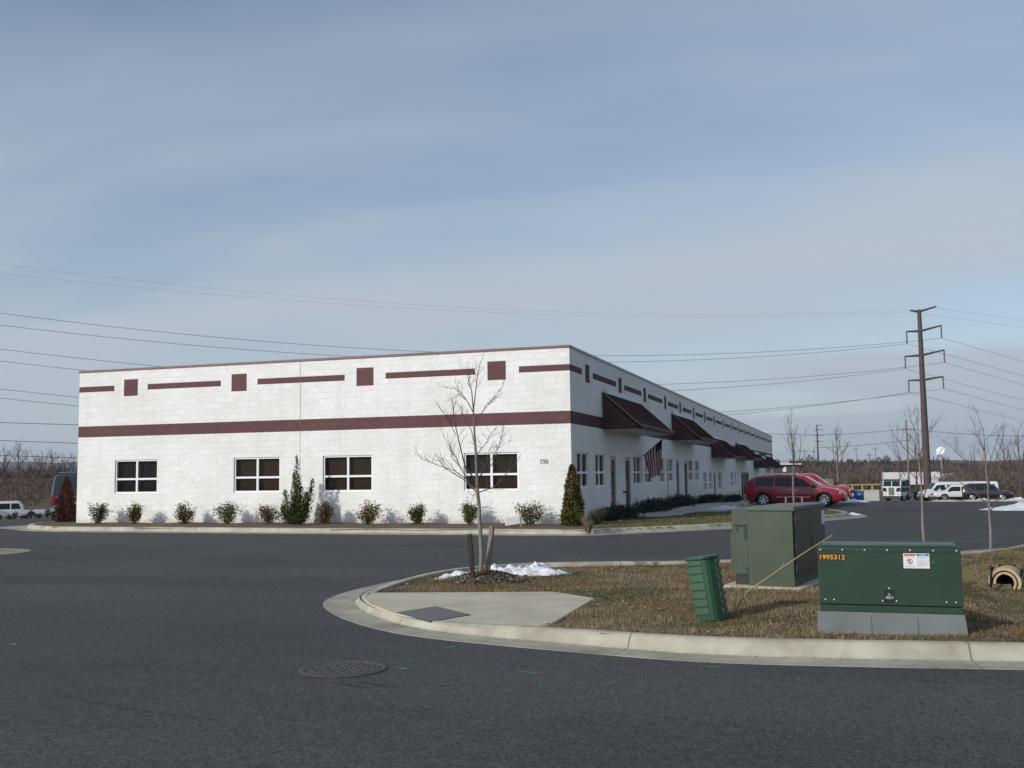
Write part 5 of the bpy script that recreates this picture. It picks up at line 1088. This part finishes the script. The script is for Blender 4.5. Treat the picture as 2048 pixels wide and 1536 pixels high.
STRAW = [mat('straw_blade', (.42, .31, .165), .9), mat('brown_blade', (.22, .145, .068), .9), mat('grey_blade', (.26, .205, .135), .9), mat('green_blade', (.06, .095, .025), .8), mat('dark_blade', (.07, .052, .03), .9), mat('rust_blade', (.22, .125, .045), .9)]
def pn(x, y, s, o=0.): return np.array([mnoise.noise(Vector((a*s+o, b*s, 7.7+o))) for a, b in zip(x, y)])
def patch(x, y, m):
    g_ = pn(x, y, .9)+.5*pn(x, y, 2.7, 3.)+.4*np.exp(-(((x-1.95)/.5)**2+((y+17.6)/.7)**2))+.35*np.exp(-(((x-7.9)/.5)**2+((y+20.1)/.3)**2)); d = pn(x, y, 1.3, 9.)+.4*pn(x, y, 4, 5.); r = rg.random(m)
    out = np.where(r < .34, 0, np.where(r < .6, 1, np.where(r < .84, 2, 4))); out = np.where((d > .12) & (r < .5), 5, out); out = np.where((d < -.2) & (r < .5), 2, out)
    return np.where((g_ > .2) & (rg.random(m) < np.clip((g_-.12)*2.2, 0, .8)), 3, out)
def gk(x, y): return isl_keep(x, y) & ~inpoly(x, y, poly_slab) & ~((x > X0-.03) & (x < X1+.03) & (y > YF-.05) & (y < YF+.5)) & ~(np.hypot((x-TREE.x-.1)/.52, (y-TREE.y+.05)/.5) < 1)
poly_slab = SLABX
blades('dormant_grass', 400000, (1.6, 13), (-21.9, -9.5), gk, isl_z, (.022, .065), (.0022, .0045), STRAW, patch, 'short dormant brown grass with a few green patches on the kerbed island', lambda x, y: np.clip(1.1-(y+22)/34, .6, 1))
def patch2(x, y, m): r = rg.random(m); return np.where(r < .5, 3, np.where(r < .75, 0, 1))
blades('lawn_grass', 26000, (1.0, 8.4), (-3.7, 14), lambda x, y: bedk(x, y) & ~isbed(x, y), bz, (.03, .08), (.004, .008), STRAW, patch2, 'thin winter lawn at the corner of the white building')
# grit and leaf litter caught in the gutter and on the turf
vs = []; fs = []; rn = random.Random(21); PP = [Vector(p) for p in ISLP if p[0] < 13]
for k in range(2600):
    i = rn.randrange(len(PP)-1); p = PP[i].lerp(PP[i+1], rn.random()); tn = (PP[i+1]-PP[i]).normalized(); nr = Vector((-tn.y, tn.x))
    q = p+nr*(abs(rn.gauss(0, .05))+.012 if rn.random() < .8 else rn.uniform(0, .5)); r_ = rn.uniform(.002, .008); z = ZA+.016-.012*min(1, (q-p).length/.34)
    b0 = len(vs); a = rn.uniform(0, 6); vs += [(q.x+r_*math.cos(a+t), q.y+r_*math.sin(a+t)*.7, z+.001+r_*.5*(t > 2)) for t in (0, 1.6, 3.1, 4.7)]; fs.append((b0, b0+1, b0+2, b0+3))
for k in range(900):
    x, y = rn.uniform(2, 11.5), rn.uniform(-21.4, -12)
    if not gk(np.array([x]), np.array([y]))[0]: continue
    r_ = rn.uniform(.012, .03); z = izf(x, y)+.025; a = rn.uniform(0, 6); b0 = len(vs); vs += [(x+r_*math.cos(a+t), y+r_*math.sin(a+t)*.6, z+rn.uniform(-.008, .012)) for t in (0, 1.6, 3.1, 4.7)]; fs.append((b0, b0+1, b0+2, b0+3))
props(raw('leaf_litter', vs, fs, [mat('grit_dark', (.06, .05, .04), .95), mat('leaf_brown', (.19, .11, .05), .9), mat('grit_pale', (.30, .27, .22), .9)], midx=[rn.choice((0, 0, 1, 2)) for _ in fs]), 'grit and brown leaf litter in the gutter and on the turf of the kerbed island', 'litter', kind='stuff')
# ------------------------------------------------------------------ brush, field grass and woods
BR = [mat('brush_redbrown', (.105, .062, .047), .95), mat('brush_grey', (.125, .098, .080), .95), mat('brush_dark', (.052, .036, .028), .95), mat('brush_tan', (.165, .115, .07), .95)]
EVG = [mat('pine_dark', (.018, .026, .012), .9), mat('pine_mid', (.035, .046, .018), .9), mat('pine_olive', (.055, .058, .026), .9)]
def brush(name, pts, hts, k, wd, mats, wts, label, spread=.55, up=.5):
    n = len(pts); P = np.repeat(pts, k, 0); Hh = np.repeat(hts, k); m = n*k
    u = rg.random(m)**.9; a = rg.uniform(0, 2*np.pi, m)
    o = np.stack([np.cos(a), np.sin(a), np.zeros(m)], -1)*(Hh*spread*rg.random(m)*(.25+.6*u))[:, None]+np.stack([np.zeros(m), np.zeros(m), Hh*u*.75], -1)
    b = rg.uniform(0, 2*np.pi, m); t = rg.uniform(.1, 1.0, m)
    d = np.stack([np.cos(b)*np.sin(t), np.sin(b)*np.sin(t), np.cos(t)], -1)*(Hh*rg.uniform(.12, .34, m))[:, None]
    c = rg.uniform(0, 2*np.pi, m); s = np.stack([np.cos(c), np.sin(c), rg.uniform(-.3, .3, m)], -1)*(wd*rg.uniform(.5, 1.4, m))[:, None]
    p = P+o; V = np.stack([p-s, p+s, p+d], 1).reshape(-1, 3)
    mi = rg.choice(len(mats), n, p=np.array(wts)/sum(wts)); mi = np.where(rg.random(m) < .65, np.repeat(mi, k), rg.choice(len(mats), m))
    return props(raw(name, V, np.arange(3*m).reshape(-1, 3), mats, midx=mi), label, 'woods', kind='stuff')
def field_pts(n, px, D):
    r = []; 
    for _ in range(n):
        q = atD(rg.uniform(*px), 940, math.sqrt(rg.uniform(D[0]**2, D[1]**2))); r.append((q.x, q.y, tz(q.x, q.y)))
    return np.array(r)
P_ = field_pts(1500, (1500, 2300), (215, 262)); brush('brown_brush', P_, rg.uniform(2.2, 4.6, len(P_)), 30, .085, BR, (4, 2, 2, 2), 'dense leafless reddish brown brush behind the parking lot')
P_ = field_pts(1500, (1480, 2320), (262, 330)); brush('bare_woods', P_, rg.uniform(4.0, 7.4, len(P_)), 34, .12, BR, (2, 4, 4, 1), 'leafless brown woods behind the brush')
P_ = field_pts(420, (1500, 1900), (330, 360)); brush('evergreen_woods', P_, rg.uniform(5.0, 8.6, len(P_)), 46, .3, EVG, (3, 3, 1), 'dark evergreen belt along the far edge of the woods', .4)
P_ = field_pts(520, (1880, 2320), (150, 215)); brush('bare_thicket', P_, rg.uniform(2.2, 5.2, len(P_)), 34, .065, BR, (2, 3, 2, 3), 'tan leafless thicket at the right edge behind the parked vans')
P_ = field_pts(3400, (-260, 330), (112, 172)); brush('tall_field_grass', P_, rg.uniform(.6, 1.5, len(P_)), 18, .05, BR, (2, 1, 1, 5), 'tall brown dry grass on the slope behind the white pickup', .5)
P_ = field_pts(900, (-260, 360), (172, 215)); brush('bare_woods', P_, rg.uniform(2.3, 4.4, len(P_)), 40, .085, BR, (1, 4, 4, 1), 'dark leafless tree line above the brown field on the left')
GRP = 'bare trees of the left tree line'; 
for k, (px, D, H, lab) in enumerate(((8, 165, 8.4, 'bare tree at the left edge of the picture above the white pickup cab'), (36, 160, 9.4, 'tallest bare tree above the white pickup bed'), (66, 172, 7.6, 'thin bare tree right of the tallest one on the left'), (84, 150, 7.0, 'dark bare tree above the white pickup tailgate'), (104, 158, 7.8, 'dark bare tree above the left edge of the blue van'), (128, 176, 7.6, 'bare tree above the dead brown conifer'), (146, 170, 7.4, 'bare tree touching the left edge of the building'))):
    q = atD(px, 940, D); q.z = tz(q.x, q.y); H *= .70; bare_tree(q, H, H*.28, 60+k, lab, 'tree', GRP, .8, H*.02, 2, (BARKD, TWIGD), 11, 'bare_tree', 3, .55, kids=(5, 8))
for k, (px, D, H, lab) in enumerate(((18, 104, 2.9, 'small bare bush tree behind the white pickup cab'), (36, 106, 4.6, 'slender bare tree right behind the white pickup bed'), (56, 107, 3.9, 'slender bare tree behind the white pickup tailgate'))):
    q = atD(px, 940, D); q.z = tz(q.x, q.y); bare_tree(q, H, H*.25, 80+k, lab, 'tree', 'bare trees behind the white pickup', .6, H*.012, 2, (BARKD, TWIGD), 9, 'bare_tree', 3, .5)
for k, (px, D, H, f, lab, mm) in enumerate(((1676, 112, 8.3, 3.6, 'tall pale bare tree behind the bright red pickup', (BARK, TWIG)), (1800, 190, 8.0, 1.6, 'brown bare tree left of the wooden utility pole', (BARKD, TWIGD)), (1832, 185, 10.5, 2.0, 'tall brown bare tree between wooden pole and steel pole', (BARKD, TWIGD)), (1890, 195, 7.0, 1.5, 'bare tree under the white satellite dish', (BARKD, TWIGD)), (1950, 150, 7.6, 1.5, 'tan bare tree behind the dark navy SUV', (BARKD, TWIGD)), (2010, 140, 9.0, 2.0, 'bare tree behind the snow heap at the right', (BARKD, TWIGD)), (2040, 135, 9.8, 2.2, 'tallest bare tree at the right edge', (BARKD, TWIGD)), (1692, 118, 4.6, 1.2, 'small forked bare tree right of the tall pale one', (BARK, TWIG)))):
    q = atD(px, 940, D); q.z = tz(q.x, q.y); bare_tree(q, H, f, 90+k, lab, 'tree', 'bare trees behind the lot', .6 if k else .45, H*.013, 2, mm, 11, 'bare_tree', 3, .45 if k else .34, kids=(5, 8) if k not in (0, 7) else (4, 6))
for k, (px, D, H, lab) in enumerate(((1556, 300, 7.6, 'dark evergreen right beside the far end of the white building'), (1587, 300, 7.2, 'rounded evergreen above the pale flat roof'), (1604, 305, 7.8, 'bushy evergreen between the pale roof and the distant pylon'), (1620, 300, 8.8, 'tallest evergreen left of the distant pylon'), (1700, 315, 7.6, 'dark evergreen above the yellow guardrail'), (1758, 320, 8.0, 'dark evergreen above the cab-over truck'), (1775, 322, 8.6, 'taller dark evergreen above the cab-over truck'), (1730, 318, 7.2, 'low dark evergreen between two others in the far belt'))):
    q = atD(px, 940, D); conifer((q.x, q.y, tz(q.x, q.y)), H, H*.62, 30+k, lab, EVG, (3, 3, 2), 'evergreen_tree', 700, .75, lambda u: (1-u)**.55*(.5+.5*min(1, u/.2+.3)), group='evergreens of the far belt')
LB = [(-2, 1044), (18, 1041), (30, 1040), (46, 1040), (60, 1039), (78, 1039), (94, 1041)]
for k, (px, py) in enumerate(LB):
    q = atD(px, py, 70); q.z = tz(q.x, q.y); shrub((q.x, q.y, q.z), (.6, .45, .65, .4, .75, .4, .7)[k], .5, 300+k, ('leftmost dark shrub of the row before the white pickup', 'small dark shrub below the white pickup door', 'dark shrub before the white pickup cab corner', 'low dark shrub before the white pickup rear wheel', 'tall dark shrub before the white pickup bed', 'low dark shrub before the white pickup tailgate', 'dark shrub left of the blue van')[k], (2, 1, 0, 5), group='dark shrubs before the white pickup', n=220, leaf=.11)
# ------------------------------------------------------------------ poles and wires
WSTL = mat('weathering_steel', (.075, .048, .042), .7, var=.2, vscale=.5); INS = mat('insulator', (.16, .15, .15), .4); WOOD = mat('pole_wood', (.20, .165, .13), .9, var=.2, vscale=1.5); WIRE = mat('wire', (.06, .06, .065), .6)
def pylon(D, pxb, arms, top, label, sc_=1., loc_px=None, name='transmission_pole'):
    base = atD(pxb, 985, D); gz0 = tz(base.x, base.y); t = thing(name, label, 'power pole', (base.x, base.y, gz0)); O = Vector((base.x, base.y, gz0))
    H = top-gz0; m = MB(); m.tube([(0, 0, -.3), (0, 0, H*.5), (0, 0, H)], [.62*sc_, .46*sc_, .30*sc_], 12); m.build('shaft', WSTL, t, 60)
    ends = []
    for (a, b_, ins) in arms:
        A, B = a-O, b_-O; mid = Vector((0, 0, (A.z+B.z)/2-.1))
        m = MB(); m.tube([A, mid], [.12*sc_, .2*sc_], 6); m.tube([mid, B], [.2*sc_, .12*sc_], 6); m.build('crossarm', WSTL, t)
        for e in (A, B):
            q = MB(); n = 9; L = ins
            if L > .5:
                q.lathe([(.05 if k % 2 else .16, -L*k/18) for k in range(19)], 8, o=e); q.build('insulator', INS, t)
            ends.append(O+e-Vector((0, 0, L)))
    return ends
DL, DR = 162.3, 157.7
arms = [(atD(px0, y0, DL), atD(px1, y1, DR), L) for px0, y0, px1, y1, L in ((1820, 621, 1872, 613, .25), (1813, 663, 1882, 651, 1.95), (1810, 713, 1888, 700, 1.95), (1817, 761, 1886, 753, 1.9))]
E_ = pylon(160, 1856, arms, 26.9, 'tall rust brown steel transmission pole with three pairs of hanging insulators')
arms2 = [(atD(1638-w_, y, 610), atD(1638+w_, y, 610), L) for y, w_, L in ((850, 7, .2), (859, 8, 1.2), (870, 8.5, 1.2), (882, 8.5, 1.2))]
pylon(610, 1639, arms2, atD(1638, 849, 610).z, 'distant steel transmission pole above the red pickup', 1.15)
def wire(label, A, obs, DB, ext=1.25, r=.022, cat='wire', grp='transmission wires', both=False):
    # A: world start; obs: pixel points along the span, the last one at depth DB
    B = atD(*obs[-1], DB); d2 = (B-A); d2.z = 0; Lh = d2.length; dr = d2/Lh; T = [0.]; Z = [A.z]
    nrm = Vector((-dr.y, dr.x, 0))
    for px, py in obs:
        rr = ray(px, py); k = (A-CAMP).dot(nrm)/rr.dot(nrm); P = CAMP+rr*k; T.append((P-A).dot(dr)/Lh); Z.append(P.z)
    co_ = np.polyfit(T, Z, min(2, len(T)-1)); t0 = -ext+1 if both else 0
    o = Vector((A.x, A.y, A.z)); m = MB(); m.tube([Vector((A.x+dr.x*Lh*t, A.y+dr.y*Lh*t, np.polyval(co_, t)))-o for t in np.linspace(t0, ext, 44)], r, 4, 0, False)
    x = m.build('power_line', WIRE); x.location = o; return props(x, label, cat, grp)
lv = [('shield wire', (1480, 634), (0, 546), (1480, 629), (0, 528)), ('upper conductor', (1480, 715.6), (0, 650), (1480, 706), (0, 626)), ('middle conductor', (1480, 773), (0, 722), (1480, 762), (0, 698)), ('lower conductor', (1480, 827.6), (0, 796), (1480, 822), (0, 778))]
for k, (nm, lm, l0, rm, r0) in enumerate(lv):
    r_ = .008 if k == 0 else .024
    wire('near '+nm+' running left of the steel pole above the white building', E_[2*k], [lm, l0], 120, 1.35, r_)
    wire('far '+nm+' running left of the steel pole above the white building', E_[2*k+1], [rm, r0], 122, 1.35, r_)
rt = [(640, 655), (723, 752), (770, 801), (820, 843)]
for k, nm in enumerate(('shield wire', 'upper conductor', 'middle conductor', 'lower conductor')):
    r_ = .012 if k == 0 else .024
    wire('outer '+nm+' running right from the steel pole', E_[2*k+1], [(2048, rt[k][0])], 196, 1.6, r_); wire('inner '+nm+' running right from the steel pole', E_[2*k], [(2048, rt[k][1])], 200, 1.6, r_)
wpb = atD(1819, 985, 150); wpb.z = tz(wpb.x, wpb.y); up = thing('utility_pole', 'wooden utility pole left of the steel transmission pole', 'power pole', wpb); hp = atD(1818, 838, 150).z-wpb.z
m = MB(); m.tube([(0, 0, -.3), (0, 0, hp)], [.17, .11], 8); m.build('shaft', WOOD, up); m = MB(); m.box(-1.1, 1.1, -.06, .06, hp-1.55, hp-1.43); m.build('crossarm', WOOD, up)
m = MB(); m.lathe([(0, 0), (.2, .05), (.2, .7), (0, .75)], 10, o=(.35, 0, hp-2.9)); m.build('transformer_can', GREY, up)
wire('upper distribution wire left of the wooden utility pole', atD(1817, 857, 150), [(1690, 868), (1540, 867)], 176, 1.5, .03, grp='distribution wires'); wire('upper distribution wire right of the wooden utility pole', atD(1819, 858, 150), [(1930, 868), (2048, 872)], 160, 1.4, .03, grp='distribution wires')
wire('lower distribution wire left of the wooden utility pole', atD(1817, 880, 150), [(1750, 888), (1690, 893)], 168, 1.6, .03, grp='distribution wires')
for y0, y1, lab in ((845, 849, 'highest of three low wires at the left of the building'), (881, 886, 'middle one of three low wires at the left of the building'), (911, 915, 'lowest of three wires crossing the left tree line')):
    wire(lab, atD(200, y1+2, 100), [(80, (y0+y1)/2+.5), (0, y0)], 96, 1.6, .026, grp='distribution wires')
for k, (px, y0, y1, D, r_, lab) in enumerate(((1739, 905, 931, 290, .2, 'pale wooden pole standing in the brown woods'), (1629, 897, 930, 300, .16, 'thin pale pole left of the distant pylon'), (1752, 893, 925, 320, .1, 'thin dark pole right of the pale wooden one'), (1610, 897, 925, 320, .1, 'thin dark pole above the pale flat roof'), (1713, 893, 920, 330, .1, 'thin dark pole left of the pale wooden one'))):
    q = atD(px, y1, D); z0 = tz(q.x, q.y); zt = atD(px, y0, D).z; m = MB(); m.tube([(0, 0, 0), (0, 0, zt-z0)], [r_, r_*.7], 6); m.box(-1., 1., -.06, .06, zt-z0-.9, zt-z0-.75)
    o = m.build('utility_pole', WOOD if k < 2 else BARKD); o.location = (q.x, q.y, z0); props(o, lab, 'power pole', 'distant utility poles')
sd = atD(1882, 903, 262); dsh = thing('satellite_dish', 'white satellite dish above the brown woods', 'dish', (sd.x, sd.y, tz(sd.x, sd.y)), R_(-20)); zc_ = sd.z-tz(sd.x, sd.y)
T = Matrix.Translation((0, 0, zc_)) @ Matrix.Rotation(R_(-24), 4, 'Y') @ Matrix.Rotation(R_(58), 4, 'X')
m = MB(); m.M = T; m.lathe([(0, 0), (.6, .08), (1.15, .36), (1.2, .38), (1.15, .33), (.6, .04), (0, -.04)], 26); m.build('reflector', mat('dish_white', (.78, .78, .77), .5), dsh, 50)
m = MB(); m.tube([(0, 0, 0), (0, 0, zc_-.2)], [.16, .12], 8); m.build('mast', GREY, dsh); m = MB(); m.M = T; m.tube([(1.1, 0, .36), (0, 0, 1.2), (-1.1, 0, .36)], .03, 5); m.build('feed_arm', GREY, dsh)
fbp = atD(1550, 944, 215); fbd = thing('far_building', 'low distant building with a pale flat roof and a white door beyond the white building', 'building', (fbp.x, fbp.y, tz(fbp.x, fbp.y)), R_(4)); zr = 1.54+16*215/F_PX-tz(fbp.x, fbp.y)
m = MB(); m.box(-4, 4.8, 0, 7, 0, zr-.3); m.build('wall', mat('far_wall', (.06, .055, .05), .8), fbd); m = MB(); m.box(-4.5, 5.4, -.8, 7.4, zr-.295, zr); m.build('roof', mat('far_roof', (.55, .55, .53), .6), fbd)
bit(fbd, 'door', 1.6, 2.3, -.03, -.0, zr-1.75, zr-.75, WHITEP, 0); bit(fbd, 'roof_unit', 1.2, 3.0, 2, 3.5, zr+.001, zr+.45, GREY, 0)
bkp = atD(1610, 944, 215); m = MB(); m.box(0, 5.6, 0, .3, 0, 2.6); o = m.build('tan_fence', mat('tan_fence', (.20, .145, .085), .85, var=.2, vscale=2)); o.location = (bkp.x, bkp.y, tz(bkp.x, bkp.y)); props(o, 'tan board fence right of the distant flat-roofed building', 'fence')
# ------------------------------------------------------------------ hills and air
hv = []; hf = []; NA, ND = 150, 9
for i in range(NA+1):
    az = R_(-70+110*i/NA)
    for j in range(ND+1):
        D = 2300+200*j; x, y = 8+D*math.sin(az), -30+D*math.cos(az); e = math.sin(math.pi*j/ND)
        left = 1/(1+math.exp((az-R_(-34))*9)); h = (26+44*left)*(.75+.5*mnoise.noise(Vector((az*5, .3, j*.15)))+.2*mnoise.noise(Vector((az*22, 1.3, j*.3))))*e
        hv.append((x, y, tz(x, y)-1+max(h, 0)))
for i in range(NA):
    for j in range(ND): a = i*(ND+1)+j; hf.append((a, a+ND+1, a+ND+2, a+1))
props(raw('hills', hv, hf, ground_mat('far_woods', [(.3, (.045, .04, .03)), (.7, (.085, .075, .055))], .02, .006, .3, .08, 2.), smooth=True), kind='structure')
m = MB(); m.box(-3000, 3000, -60, 4100, -6, 120); hz = bpy.data.materials.new('air'); hz.use_nodes = True; t = hz.node_tree; t.nodes.clear()
pv = N(t, 'ShaderNodeVolumePrincipled'); pv.inputs['Color'].default_value = (.80, .88, 1, 1); pv.inputs['Density'].default_value = .00018; pv.inputs['Anisotropy'].default_value = .2
t.links.new(pv.outputs[0], N(t, 'ShaderNodeOutputMaterial').inputs['Volume']); o = m.build('haze', hz); props(o, kind='stuff')
